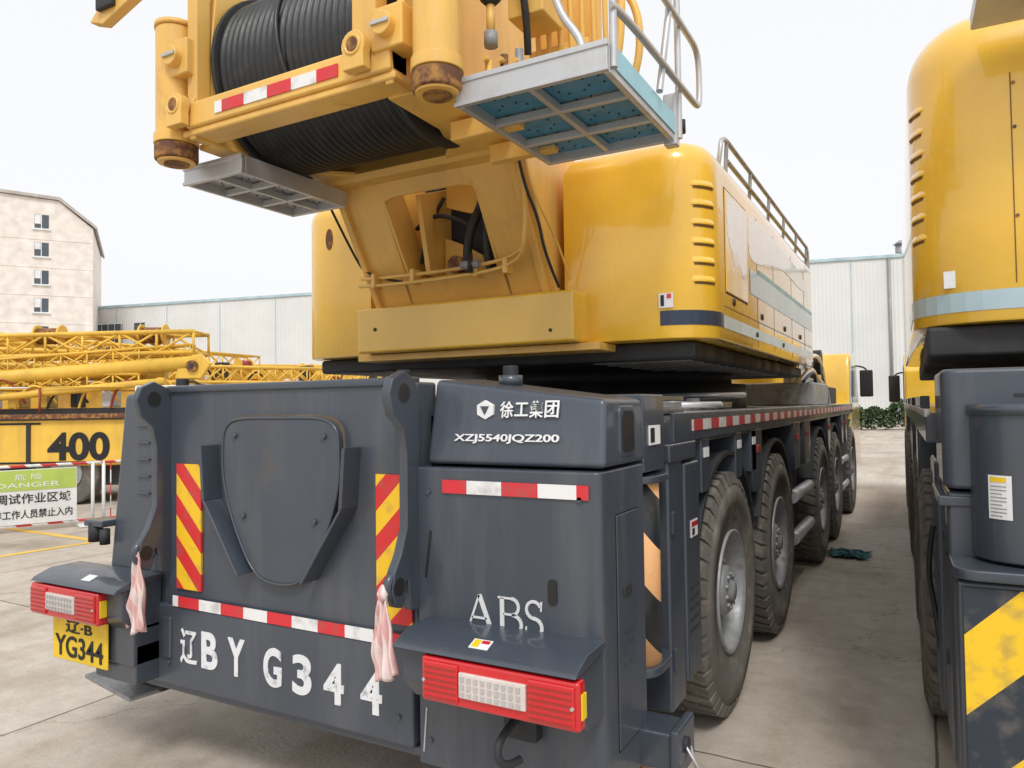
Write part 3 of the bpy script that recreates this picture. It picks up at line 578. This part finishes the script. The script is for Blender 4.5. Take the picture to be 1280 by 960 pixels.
def platform(x0,x1,y0,y1,z0,z1,floor,nx,ny,side):
    t=.025
    box('platform_rear_edge',x0,x1,y0,y0+t,z0,z1,ALU,.004); box('platform_front_edge',x0,x1,y1-t,y1,z0,z1,ALU,.004)
    box('platform_side_edge',x0,x0+t,y0+t+.002,y1-t-.002,z0,z1,ALU,.004); box('platform_side_edge',x1-t,x1,y0+t+.002,y1-t-.002,z0,z1,ALU,.004)
    box('platform_lip',x0-.004,x1+.004,y0-.006,y0+.01,z1-.02,z1+.002,ALU,.002); box('platform_lip_low',x0-.004,x1+.004,y0-.006,y0+.01,z0-.002,z0+.015,ALU,.002)
    box('platform_floor',x0+t,x1-t,y0+t,y1-t,z0+.045,z0+.052,floor,0)
    for i in range(1,nx):
        x=x0+(x1-x0)*i/nx; box('platform_bar',x-.012,x+.012,y0+t,y1-t,z0+.005,z0+.04,ALU,.003)
    for j in range(1,ny):
        y=y0+(y1-y0)*j/ny; box('platform_bar',x0+t,x1-t,y-.012,y+.012,z0+.003,z0+.036,ALU,.003)
    bm=bmesh.new()
    for i in range(18):
        for j in range(24):
            x=x0+.05+(x1-x0-.1)*i/17; y=y0+.05+(y1-y0-.1)*j/23
            if (i+j)%2==0 and (i*j)%3: cylbm(bm,(x,y,z0+.041),(x,y,z0+.046),.005,6)
    frombm(bm,'platform_perforation',BLK)
    if side: box('platform_kick_strip',x1+.001,x1+.006,y0+.03,y1,z0+.03,z1+.005,side,.001)
platform(-1.60,-.95,2.45,3.30,2.98,3.09,BLU,2,3,LBL)
platform(-3.40,-2.96,2.56,3.34,2.975,3.07,ALU,2,3,None)
box('platform_arm',-1.86,-1.5,2.8,2.86,3.0,3.09,YELF); box('platform_arm',-1.86,-1.5,3.15,3.21,3.0,3.09,YELF)
box('platform_fixing',-1.0,-.94,3.27,3.33,2.96,3.2,ALU); cyl('fixing_knob',(-.935,3.34,3.03),(-.935,3.34,3.09),.02,BLK,10)
g=.015
tube('handrail',[(-.94,2.47,3.22),(-.92,2.5,3.22),(-.92,3.5,3.23),(-.92,3.6,3.24),(-.92,3.62,3.3),(-.92,3.62,3.45),(-.92,3.58,3.52),(-.92,3.45,3.53),(-.92,2.47,3.52)],g,ALU)
for y in (2.49,3.32): tube('handrail_post',[(-.94,y,3.0),(-.94,y,4.1)],g,ALU,False)
tube('handrail',[(-1.05,2.46,3.08),(-1.05,2.46,3.12),(-1.15,2.46,3.25),(-1.22,2.46,3.6),(-1.22,2.46,4.1)],g,ALU)
tube('handrail_brace',[(-.93,3.0,3.1),(-.93,3.15,3.5),(-.93,3.25,4.0)],g,ALU,False)

# ================================================================== NEIGHBOUR CRANE (right)
c2=empty('truck_crane',(0.03,3.4,0),R(1.4))
hp2=rpts(-.03,3.0,.55,5.6,(.34,.3,.3,.3))
hood('engine_hood',hp2,2.13,3.64,.27,YEL)
left=hp2[0:9]
hl=[(-.03,1.6)]+left+[(2.6,.55)]
band('hood_grey_band',hl,2.185,2.275,STB)
prism('hood_underside',[(.02,.62),(2.9,.62),(2.9,5.4),(.1,5.4)],'Z',1.98,2.124,DRK,.02)
for k in range(7): louvre(.31,.89,.34,190,216,2.56+.105*k,dep=.008)
box('rear_seam',.372,.376,.547,.5535,2.3,3.25,SEAM,0)
box('hood_sticker',.095,.15,.596,.60,2.30,2.38,WHT,0)
for z in (2.6,3.0,3.2): cyl('hood_rivet',(.385,.545,z),(.385,.552,z),.008,RUST,8)
box('tail_platform',.22,1.2,.1,.45,3.43,3.50,ALU); box('tail_arm',.6,.9,.2,.9,3.45,3.6,YELF)
prism('rear_box',rpts(.04,1.5,-.05,.5,(.06,.03,0,0)),'Z',1.43,1.90,GRYL,.02,seg=3)
box('rear_box_slot',.28,.36,-.056,-.045,1.79,1.80,DRK,0)
box('rear_box_under',.10,1.5,.1,.5,.3,1.43,GRYL)
cyl('jack_cylinder',(.32,-.03,1.18),(.32,-.03,1.74),.19,GRY,40,bev=.01)
cyl('jack_cylinder_collar',(.32,-.03,1.72),(.32,-.03,1.76),.2,GRY,40)
bm=bmesh.new(); pa=[]
for i in range(6):
    t=R(222+i*5); pa.append([bm.verts.new((.32+.192*math.cos(t),-.03+.192*math.sin(t),z)) for z in (1.34,1.50)])
for i in range(5): bm.faces.new([pa[i][0],pa[i+1][0],pa[i+1][1],pa[i][1]])
frombm(bm,'jack_sticker',WHT)
bm=bmesh.new()
for r_ in range(9):
    pa=[]
    for i in range(5):
        t=R(224.5+i*(4.3 if r_%3 else 3.2)); pa.append([bm.verts.new((.32+.1932*math.cos(t),-.03+.1932*math.sin(t),z)) for z in (1.350+.0135*r_,1.3535+.0135*r_)])
    for i in range(4): bm.faces.new([pa[i][0],pa[i+1][0],pa[i+1][1],pa[i][1]])
frombm(bm,'jack_sticker_text',RIM)
bm=bmesh.new(); pa=[]
for i in range(5):
    t=R(224.5+i*4.3); pa.append([bm.verts.new((.32+.1932*math.cos(t),-.03+.1932*math.sin(t),z)) for z in (1.475,1.493)])
for i in range(4): bm.faces.new([pa[i][0],pa[i+1][0],pa[i+1][1],pa[i][1]])
frombm(bm,'jack_sticker_header',PLT)
prism('jack_flange',rpts(.05,.75,-.30,.2,(.08,.05,0,0)),'Z',1.13,1.17,GRY,.008)
box('chevron_panel',.06,.62,-.25,.15,.25,1.12,GRY,.015)
box('chevron_board',.08,.60,-.262,-.252,.25,1.10,S_YB,0)
box('side_box',.03,.4,.52,.98,.35,1.5,GRYL,.02); box('side_box_b',.05,.4,-.02,.50,.35,1.42,GRY,.02)
box('side_box_lid',.02,.4,-.03,.51,1.36,1.40,GRY,.006)
for z in (.7,1.2): box('box_hinge',.04,.06,.1,.16,z,z+.05,DRK,.004)
tube('side_hose',[(.02,.55,1.2),(-.01,.6,1.0),(.02,.7,.8),(.04,.6,.6)],.012,BLK)
box('deck',.0,2.95,.5,11.5,1.58,1.72,GRY); box('deck_edge',-.004,.02,.5,11.5,1.70,1.735,ALU,.003)
for k in range(8): box('deck_clip',-.01,.03,.8+1.2*k,.9+1.2*k,1.737,1.80,ALU if k%2 else DRK,.004)
for y in (1.55,3.2,6.0,7.6,10.0): wheel(.2-.02,y,-1); wheel(2.8,y,1)
box('chassis_frame',.9,2.1,0,12,.62,1.55,DRK)
for y0 in (2.25,4.2,4.8,8.7): box('bracket_box',.0,.35,y0,y0+.35,1.2,1.6,GRY)
prism('driver_cab',[(10.9,.9),(10.9,2.3),(11.2,2.6),(12.6,2.55),(13.1,1.7),(13.1,.6),(11.0,.6)],'X',.0,2.95,YEL,.05)
prism('cab_window',[(11.3,1.7),(11.3,2.4),(12.3,2.4),(12.6,1.7)],'X',-.01,.01,GLS,.01)
box('wing_mirror',-.25,-.06,12.3,12.36,1.75,2.25,BLK,.02); tube('mirror_arm',[(.0,12.4,2.3),(-.15,12.35,2.3),(-.15,12.35,2.2)],.015,BLK)
tube('roof_rail',[(.25,1.6,3.5),(.25,1.6,3.75),(.25,5,3.75),(.25,5,3.5)],.016,RIM)

# ================================================================== LEFT YARD
def lattice(name,a,b,w,h,n,mat,r=.05,par=None):
    P[0]=par
    a=Vector(a);b=Vector(b);d=(b-a).normalized();sd=d.cross(Vector((0,0,1))).normalized()*w/2;up=Vector((0,0,h/2))
    bm=bmesh.new(); C=[(-1,-1),(1,-1),(1,1),(-1,1)]
    pt=lambda i,c:a+(b-a)*i/n+sd*c[0]+up*c[1]
    for c in C: cylbm(bm,pt(0,c),pt(n,c),r,8)
    for i in range(n+1):
        for k in range(4):
            cylbm(bm,pt(i,C[k]),pt(i,C[(k+1)%4]),r*.6,6)
            if i<n: cylbm(bm,pt(i,C[k]),pt(i+1,C[(k+1)%4]) if i%2 else pt(i,C[(k+1)%4]),r*.55,6)
            if i<n: cylbm(bm,pt(i+(i%2),C[k]),pt(i+1-(i%2),C[(k+1)%4]),r*.55,6)
    return frombm(bm,name,mat)
c3=empty('truck_crane',(-13.98,8.26,0),R(32))
box('carrier_side',-9,.95,0,.06,.78,1.62,YELD,.01); box('carrier_body',-9,.9,.07,2.6,.75,1.6,YELD)
text('number_400','400',-.02,-.006,1.12,1.15,.54,BTX,bold=.035)
box('side_black_stripe',-9,-.72,-.004,-.001,1.54,1.58,BTX,0); box('side_black_post',-.98,-.90,-.03,.0,.78,1.56,DRK,.01); box('side_black_foot',-9,.9,-.004,-.001,.80,.84,BTX,0)
box('deck_rail',-9,1.3,-.1,0,1.65,1.74,RUST,.01)
box('under_dark',-9,.8,.3,2.5,.35,.75,DRK)
for x in (-.3,-2.1,-4.6,-6.4): cyl('tyre',(x,.1,.6),(x,.5,.6),.6,TYR,32,bev=.04); cyl('rim',(x,.07,.6),(x,.12,.6),.3,RIM,24)
box('upper_deck',-9,2.4,.4,2.6,1.6,1.85,DRK)
cyl('luffing_cylinder',(-9,.5,1.98),(2.0,.5,2.72),.14,YELD); cyl('luffing_rod',(-3,.2,1.95),(1.5,.2,2.35),.07,YELD); cyl('luffing_cylinder',(-7,1.0,2.6),(1.2,1.0,2.5),.11,YELD)
prism('jib_head',[(1.6,2.4),(1.7,2.8),(2.1,2.9),(2.3,2.7),(2.1,2.4)],'Y',.4,.5,YELD,.02)
cyl('sheave',(1.95,.34,2.65),(1.95,.40,2.65),.11,RUST,24); cyl('sheave_hub',(1.95,.32,2.65),(1.95,.42,2.65),.04,DRK,16)
for k in range(14):
    x=-6.2+.6*k; h=random.uniform(.25,.75); tube('hyd_line',[(x,.35,1.85),(x+.1,.35,1.9+h),(x+.5,.4,2.0+h),(x+.7,.5,1.95)],.024,(YELD,BLK,YELD,REDP)[k%4])
    box('fitting_box',x+.3,x+.3+random.uniform(.1,.3),.6,1.0,1.86,2.0+random.random()*.4,(YELD,DRK,WHT,YELD)[k%4],.02)
    if k%3==0: cyl('guard_post',(x,.1,1.66),(x,.1,2.25),.02,(WHT,REDP)[k%2]); cyl('guard_rail',(x,.1,2.25),(x+1.6,.1,2.25),.015,(WHT,YELD)[k%2])
lattice('lattice_jib',(-9,1.2,3.0),(1.9,1.0,3.15),.8,.42,15,YELD,.045,c3); lattice('lattice_jib',(-6,.6,2.45),(.9,.6,2.35),.35,.3,14,YELD,.03,c3)
lattice('lattice_jib',(-8,.3,2.2),(1.8,.8,2.95),.3,.3,20,YELD,.026,c3)
def drum(x,y,z,m):
    cyl('winch_drum',(x,y,z),(x+.45,y,z),.17,m); cyl('drum_flange',(x-.03,y,z),(x,y,z),.23,YELD); cyl('drum_flange',(x+.45,y,z),(x+.48,y,z),.23,YELD)
P[0]=c3
drum(.6,1.3,3.35,RUST); drum(-1.5,1.3,3.35,RUST)
lattice('lattice_boom_section',(-21.5,7.0,3.0),(-21.5,16.5,3.2),.9,.75,12,YELD,.06)
lattice('lattice_boom_section',(-19.5,6.0,2.6),(-20.5,13.5,2.7),.8,.6,11,YELD,.05)
lattice('lattice_boom_section',(-23.5,8,3.6),(-24.8,17,3.4),.9,.7,11,YELD,.06)
lattice('lattice_boom_section',(-20.5,14.5,2.9),(-19.5,21,3.0),.7,.5,10,YELD,.05)
lattice('lattice_boom_section',(-26,16.5,3.4),(-27.5,30,3.2),.8,.6,16,YELD,.06)
lattice('lattice_boom_section',(-25,12,3.9),(-27,24,3.9),.7,.6,15,YELD,.05)
c4=empty('truck_crane',(-21.7,14.5,0),R(88))
prism('telescopic_boom',[(-3,2.75),(-3,3.15),(1,3.3),(14,3.15),(14,2.8)],'Y',-.3,.3,YELD,.04)
box('carrier_body',-3,12,-1.2,1.2,.8,1.6,YELD,.05); prism('superstructure',[(-2,1.6),(-2,2.6),(3,2.9),(4,1.6)],'Y',-1.1,1.1,YELD,.05)
prism('cab',[(8.5,1.5),(8.5,2.9),(9.8,2.95),(10.5,2.3),(10.5,1.5)],'Y',-1.2,1.2,WHT,.04); box('cab_window',8.8,9.9,-1.21,-1.19,2.3,2.75,GLS,.01)
for x in (-1,1,4,6,9): cyl('tyre',(x,-1.25,.6),(x,-.8,.6),.6,TYR,32,bev=.04)
drum(3.5,-.6,3.35,REDP); drum(6.5,-.6,3.3,RUST)
for k in range(20):
    x=-2.8+k*.75; tube('hydraulic_line',[(x,-1.2,2.3),(x+.3,-1.2,2.9+.4*random.random()),(x+.9,-1.1,3.1+.3*random.random()),(x+1.3,-1.1,2.5)],.035,(YELD,YELD,BLK)[k%3])
    box('equipment_box',x,x+random.uniform(.15,.45),-1.15,-.7,2.6,2.8+.6*random.random(),(YELD,WHT,DRK,YELD,REDP)[k%5],.02)
c5=empty('truck_crane',(-30,18,0),R(80))
prism('telescopic_boom',[(-6,2.9),(-6,3.6),(12,4.1),(12,3.4)],'Y',-.5,.5,YELD,.04)
box('carrier_body',-6,9,-1.3,1.3,.8,1.9,YELD,.05); prism('superstructure',[(-5,1.9),(-5,3.1),(0,3.3),(1,1.9)],'Y',-1.2,1.2,YELD,.05)
prism('cab',[(6,1.8),(6,3.0),(7.4,3.0),(8.2,2.3),(8.2,1.8)],'Y',-1.2,1.2,YELD,.04)
for x in (-4,-2,2,4,7): cyl('tyre',(x,-1.35,.6),(x,-.9,.6),.6,TYR,32,bev=.04)
fence=empty('safety_fence',(-11.3,7.0,0),R(67.4))
L=3.4
box('banner',-L,-.32,-.01,.01,.12,.93,WHT,.002); box('banner_header',-L,-.33,-.016,-.012,.62,.92,GRN,0)
text('banner_text_head','DANGER',-.95,-.018,.70,.80,.07,WHT,rot=(90,0,0)); text('banner_text_cn','危 险',-.95,-.018,.82,.35,.09,WHT)
text('banner_text_a','调试作业区域',-.88,-.014,.50,.95,.15,BTX,bold=.01); text('banner_text_b','非工作人员禁止入内',-.88,-.014,.27,1.0,.13,BTX,bold=.01)
cyl('banner_icon',(-1.62,-.018,.4),(-1.62,-.012,.4),.16,PLT,24)
SRW=stripes('red_white_pole',(.78,.78,.78),(.6,.04,.04),(1,0,1),.4)
cyl('top_rail',(-L,.02,.98),(1.5,.02,.98),.022,SRW,10); cyl('bottom_rail',(-L,.02,.10),(1.5,.02,.10),.02,SRW,10)
for x in (-3.3,-1.7,-.1,.05,1.5): cyl('post',(x,.02,0),(x,.02,1.0),.025,WHT,10); box('foot',x-.2,x+.2,-.15,.2,0.004,.04,WHT)
for k in range(9): cyl('bar',(.15+.15*k,.02,.1),(.15+.15*k,.02,.98),.008,SRW,8)

# ================================================================== BUILDINGS / GROUND
WALL,nt,b=newmat('corrugated_white'); Lk=nt.links
tc=N(nt,'ShaderNodeTexCoord'); wv=N(nt,'ShaderNodeTexWave'); wv.inputs['Scale'].default_value=1.2; wv.inputs['Distortion'].default_value=0; wv.bands_direction='X'
Lk.new(tc.outputs['Object'],wv.inputs[0]); bp=N(nt,'ShaderNodeBump'); bp.inputs['Strength'].default_value=.5; bp.inputs['Distance'].default_value=.05; Lk.new(wv.outputs[1],bp.inputs['Height']); Lk.new(bp.outputs[0],b.inputs['Normal'])
ns=N(nt,'ShaderNodeTexNoise'); ns.inputs['Scale'].default_value=.25; ns.inputs['Detail'].default_value=6; Lk.new(tc.outputs['Object'],ns.inputs[0])
cr_=N(nt,'ShaderNodeValToRGB'); cr_.color_ramp.elements[0].position=.3; cr_.color_ramp.elements[0].color=(.66,.67,.66,1); cr_.color_ramp.elements[1].position=.7; cr_.color_ramp.elements[1].color=(.76,.765,.75,1)
Lk.new(ns.outputs[0],cr_.inputs[0]); Lk.new(cr_.outputs[0],b.inputs['Base Color']); b.inputs['Roughness'].default_value=.6
fb=empty('factory_building',(-71.6,43.5,0),math.atan2(.212,.977))
box('wall',0,105,0,30,0,11.9,WALL,0)
box('parapet_cap',-.1,105.1,-.12,.3,11.903,12.15,STB,.02)
box('plinth',-.05,105.05,-.1,-.003,0,.9,paint('plinth_grey',(.35,.34,.33),.8),0)
for k in range(18): box('wall_seam',3+k*6,3.06+k*6,-.05,-.004,.9,11.9,STB,0)
for k,(x,w) in enumerate(((.5,3.2),(5.2,1.2))):
    box('window',x,x+w,-.08,-.02,6.5,10.3,GLS,.02)
    for j in range(4): box('window_bar',x-.05,x+w+.05,-.12,-.085,6.4+j*1.3,6.52+j*1.3,WHT,0)
    for j in range(int(w/.8)+1): box('window_mullion',x+j*.8-.03,x+j*.8+.03,-.14,-.125,6.45,10.35,WHT,0)
for x in (32,72.5,80): cyl('roof_vent',(x,1,11.9),(x,1,13.0),.35,RIM); cyl('roof_vent_cap',(x,1,13.0),(x,1,13.3),.5,RIM,r2=.1)
cyl('downpipe',(71.5,-.15,0),(71.5,-.15,11.9),.1,RIM,10)
ap=empty('apartment_building',(-67.8,33.3,0),math.atan2(5.6,3.84))
Lw=6.8
prism('walls',[(-22,0),(-22,20.8),(-3.0,20.6),(4.2,20.2),(Lw,18.0),(Lw,0)],'Y',0,14,PINK,0)
prism('roof_edge',[(-22.2,20.85),(-3,20.65),(4.2,20.25),(Lw+.3,17.95),(Lw+.3,18.2),(4.3,20.5),(-3,20.9),(-22.2,21.1)],'Y',-.25,14.2,paint('roof_trim',(.5,.46,.43),.8),0)
for k in range(7):
    z=3.2+2.42*k
    for x in (2.9,-7,-14):
        box('window',x-.5,x+.55,-.03,.02,z-.05,z+1.15,GLS,0)
        box('window_frame',x-.02,x+.04,-.05,-.032,z-.05,z+1.15,WHT,0); box('window_blind',x-.48,x-.04,-.036,-.031,z+.35+.1*(k%3),z+1.13,WHT,0); box('sill',x-.65,x+.7,-.16,-.003,z-.18,z-.06,WHT,0)
    box('floor_line',-22,Lw-.001,-.03,-.004,z-1.02,z-.96,PINK,0)
G,nt,b=newmat('concrete_ground'); Lk=nt.links
tc=N(nt,'ShaderNodeTexCoord')
def noise(s,d=8,ro=.6):
    n=N(nt,'ShaderNodeTexNoise'); n.inputs['Scale'].default_value=s; n.inputs['Detail'].default_value=d; n.inputs['Roughness'].default_value=ro; Lk.new(tc.outputs['Object'],n.inputs[0]); return n
def ramp(src,p0,c0,p1,c1):
    r=N(nt,'ShaderNodeValToRGB'); e=r.color_ramp.elements
    if p0>p1: p0,c0,p1,c1=p1,c1,p0,c0
    e[0].position=p0; e[0].color=c0; e[1].position=p1; e[1].color=c1; Lk.new(src,r.inputs[0]); return r
def mulmix(a_,b_):
    m=N(nt,'ShaderNodeMix',data_type='RGBA',blend_type='MULTIPLY'); m.inputs[0].default_value=1; Lk.new(a_,m.inputs[6]); Lk.new(b_,m.inputs[7]); return m.outputs[2]
a=ramp(noise(.35,10,.6).outputs[0],.3,(.47,.405,.335,1),.72,(.64,.58,.51,1))
f=ramp(noise(6,8,.7).outputs[0],.3,(.80,.79,.78,1),.7,(1.1,1.1,1.1,1))
st=ramp(noise(.8,5,.5).outputs[0],.54,(1,1,1,1),.74,(.72,.68,.63,1))
sp=ramp(noise(55,4,.6).outputs[0],.42,(1,1,1,1),.30,(.72,.70,.68,1))
o=mulmix(mulmix(mulmix(a.outputs[0],f.outputs[0]),st.outputs[0]),sp.outputs[0])
mpt=N(nt,'ShaderNodeMapping'); mpt.inputs['Scale'].default_value=(1.6,.12,1); Lk.new(tc.outputs['Object'],mpt.inputs[0])
nt1=N(nt,'ShaderNodeTexNoise'); nt1.inputs['Scale'].default_value=1.4; nt1.inputs['Detail'].default_value=7; Lk.new(mpt.outputs[0],nt1.inputs[0])
tw=ramp(nt1.outputs[0],.48,(1,1,1,1),.75,(.74,.69,.63,1)); o=mulmix(o,tw.outputs[0])
mp=N(nt,'ShaderNodeMapping'); mp.inputs['Location'].default_value=(-.04,1.2,0); Lk.new(tc.outputs['Object'],mp.inputs[0])
nd=noise(3,4); vm=N(nt,'ShaderNodeVectorMath',operation='SCALE'); vm.inputs['Scale'].default_value=.03; Lk.new(nd.outputs[1],vm.inputs[0])
va=N(nt,'ShaderNodeVectorMath',operation='ADD'); Lk.new(mp.outputs[0],va.inputs[0]); Lk.new(vm.outputs[0],va.inputs[1])
bk=N(nt,'ShaderNodeTexBrick'); bk.offset=0; bk.inputs['Scale'].default_value=1; bk.inputs['Brick Width'].default_value=4.5; bk.inputs['Row Height'].default_value=5; bk.inputs['Mortar Size'].default_value=.009; bk.inputs['Mortar Smooth'].default_value=.3
bk.inputs['Color1'].default_value=(1,1,1,1); bk.inputs['Color2'].default_value=(.90,.89,.88,1); bk.inputs['Mortar'].default_value=(.30,.27,.24,1)
Lk.new(va.outputs[0],bk.inputs[0])
o=mulmix(o,bk.outputs[0])
vo=N(nt,'ShaderNodeTexVoronoi',feature='DISTANCE_TO_EDGE'); vo.inputs['Scale'].default_value=.28
nd2=noise(1.2,8,.7); vm2=N(nt,'ShaderNodeVectorMath',operation='SCALE'); vm2.inputs['Scale'].default_value=1.2; Lk.new(nd2.outputs[1],vm2.inputs[0])
va2=N(nt,'ShaderNodeVectorMath',operation='ADD'); Lk.new(tc.outputs['Object'],va2.inputs[0]); Lk.new(vm2.outputs[0],va2.inputs[1]); Lk.new(va2.outputs[0],vo.inputs['Vector'])
ck=ramp(vo.outputs[0],.0,(.62,.58,.54,1),.003,(1,1,1,1)); o=mulmix(o,ck.outputs[0])
Lk.new(o,b.inputs['Base Color']); b.inputs['Roughness'].default_value=.75
bp=N(nt,'ShaderNodeBump'); bp.inputs['Strength'].default_value=.4; bp.inputs['Distance'].default_value=.01; Lk.new(noise(40,6).outputs[0],bp.inputs['Height']); Lk.new(bp.outputs[0],b.inputs['Normal'])
P[0]=None
me=bpy.data.meshes.new('ground'); me.from_pydata([(-500,-300,0),(500,-300,0),(500,700,0),(-500,700,0)],[],[(0,1,2,3)]); add(me,'ground',G)
rm=empty('road_marking')
LY=paint('line_yellow',(.78,.48,.07),.7,dirt=.8,dcol=(.50,.43,.34),streak=1,dscale=6)
def line(x0,y0,x1,y1,w):
    a=Vector((x0,y0));c=Vector((x1,y1));d=(c-a).normalized();n=Vector((-d.y,d.x))*w/2
    me=bpy.data.meshes.new('line'); me.from_pydata([(*(a-n),.004),(*(c-n),.004),(*(c+n),.004),(*(a+n),.004)],[],[(0,1,2,3)]); add(me,'line',LY)
line(-10.2,3,-9.9,6.0,.13); line(-14,6.2,-9.9,6.12,.13)
P[0]=None
HG=paint('foliage',(.06,.11,.035),.7,dirt=.8,dcol=(.02,.035,.012),streak=1,dscale=2)
bm=bmesh.new()
for i in range(9000):
    s=random.uniform(-9,9); x=-1.5+s; y=50+s*.2+random.uniform(-.7,.7); top=1.55+.3*math.sin(s*1.7)+.15*math.sin(s*5)
    z=top*random.random()**.6; r=random.uniform(.05,.12)
    q=Matrix.Rotation(random.random()*6,3,'Z')@Matrix.Rotation(random.random()*3,3,'X')
    bm.faces.new([bm.verts.new(Vector((x,y,z))+q@Vector(p)) for p in ((-r,-r*.6,0),(r,-r*.6,0),(r*.6,r,0),(-r*.6,r,0))])
me=bpy.data.meshes.new('hedge'); bm.to_mesh(me); bm.free(); add(me,'hedge',HG)
bm=bmesh.new(); g_=[[bm.verts.new((-.98+.38*i/10+.07*math.sin(j*1.7)+.03*math.sin(i*2),9.1+.42*j/10+.05*math.sin(i*1.9),.012+.035*abs(math.sin(i*1.3+j*.9)))) for i in range(11)] for j in range(11)]
for j in range(10):
    for i in range(10): bm.faces.new([g_[j][i],g_[j][i+1],g_[j+1][i+1],g_[j+1][i]])
frombm(bm,'ground_cloth',paint('teal_cloth',(.02,.13,.15),.8,dirt=.4,streak=1),smooth=True)

# ================================================================== LIGHT
w=bpy.data.worlds.new('World'); sc.world=w; w.use_nodes=True; nt=w.node_tree; bg=nt.nodes['Background']
el=R(52); az=R(150)
sky=nt.nodes.new('ShaderNodeTexSky'); sky.sky_type='NISHITA'; sky.sun_disc=False; sky.sun_elevation=el; sky.sun_rotation=az; sky.dust_density=6; sky.air_density=1; sky.ozone_density=1
hs=nt.nodes.new('ShaderNodeHueSaturation'); hs.inputs['Saturation'].default_value=.12
cv=nt.nodes.new('ShaderNodeMix'); cv.data_type='RGBA'; cv.inputs[0].default_value=.8; cv.inputs[7].default_value=(7.55,7.6,7.75,1)
nt.links.new(sky.outputs[0],hs.inputs['Color']); nt.links.new(hs.outputs[0],cv.inputs[6]); nt.links.new(cv.outputs[2],bg.inputs[0]); bg.inputs[1].default_value=.145
sl=bpy.data.lights.new('sun','SUN'); sl.energy=1.5; sl.angle=R(14); sl.color=(1,.97,.92)
so=bpy.data.objects.new('sun',sl); sc.collection.objects.link(so)
dirv=Vector((math.sin(az)*math.cos(el),math.cos(az)*math.cos(el),math.sin(el)))
so.rotation_euler=(-dirv).to_track_quat('-Z','Y').to_euler()
# ================================================================== CAMERA
cd=bpy.data.cameras.new('camera'); cam=bpy.data.objects.new('camera',cd); sc.collection.objects.link(cam); sc.camera=cam
cd.sensor_width=36; cd.lens=36*920/1280; cd.clip_end=2000; cd.clip_start=.05
Mx=Matrix.Rotation(R(29),4,'Z')@Matrix.Rotation(R(91.68),4,'X')@Matrix.Rotation(R(-.8),4,'Z')
cam.matrix_world=Matrix.Translation((0,0,1.78))@Mx
sc.view_settings.view_transform='Standard'; sc.view_settings.look='None'; sc.view_settings.exposure=0
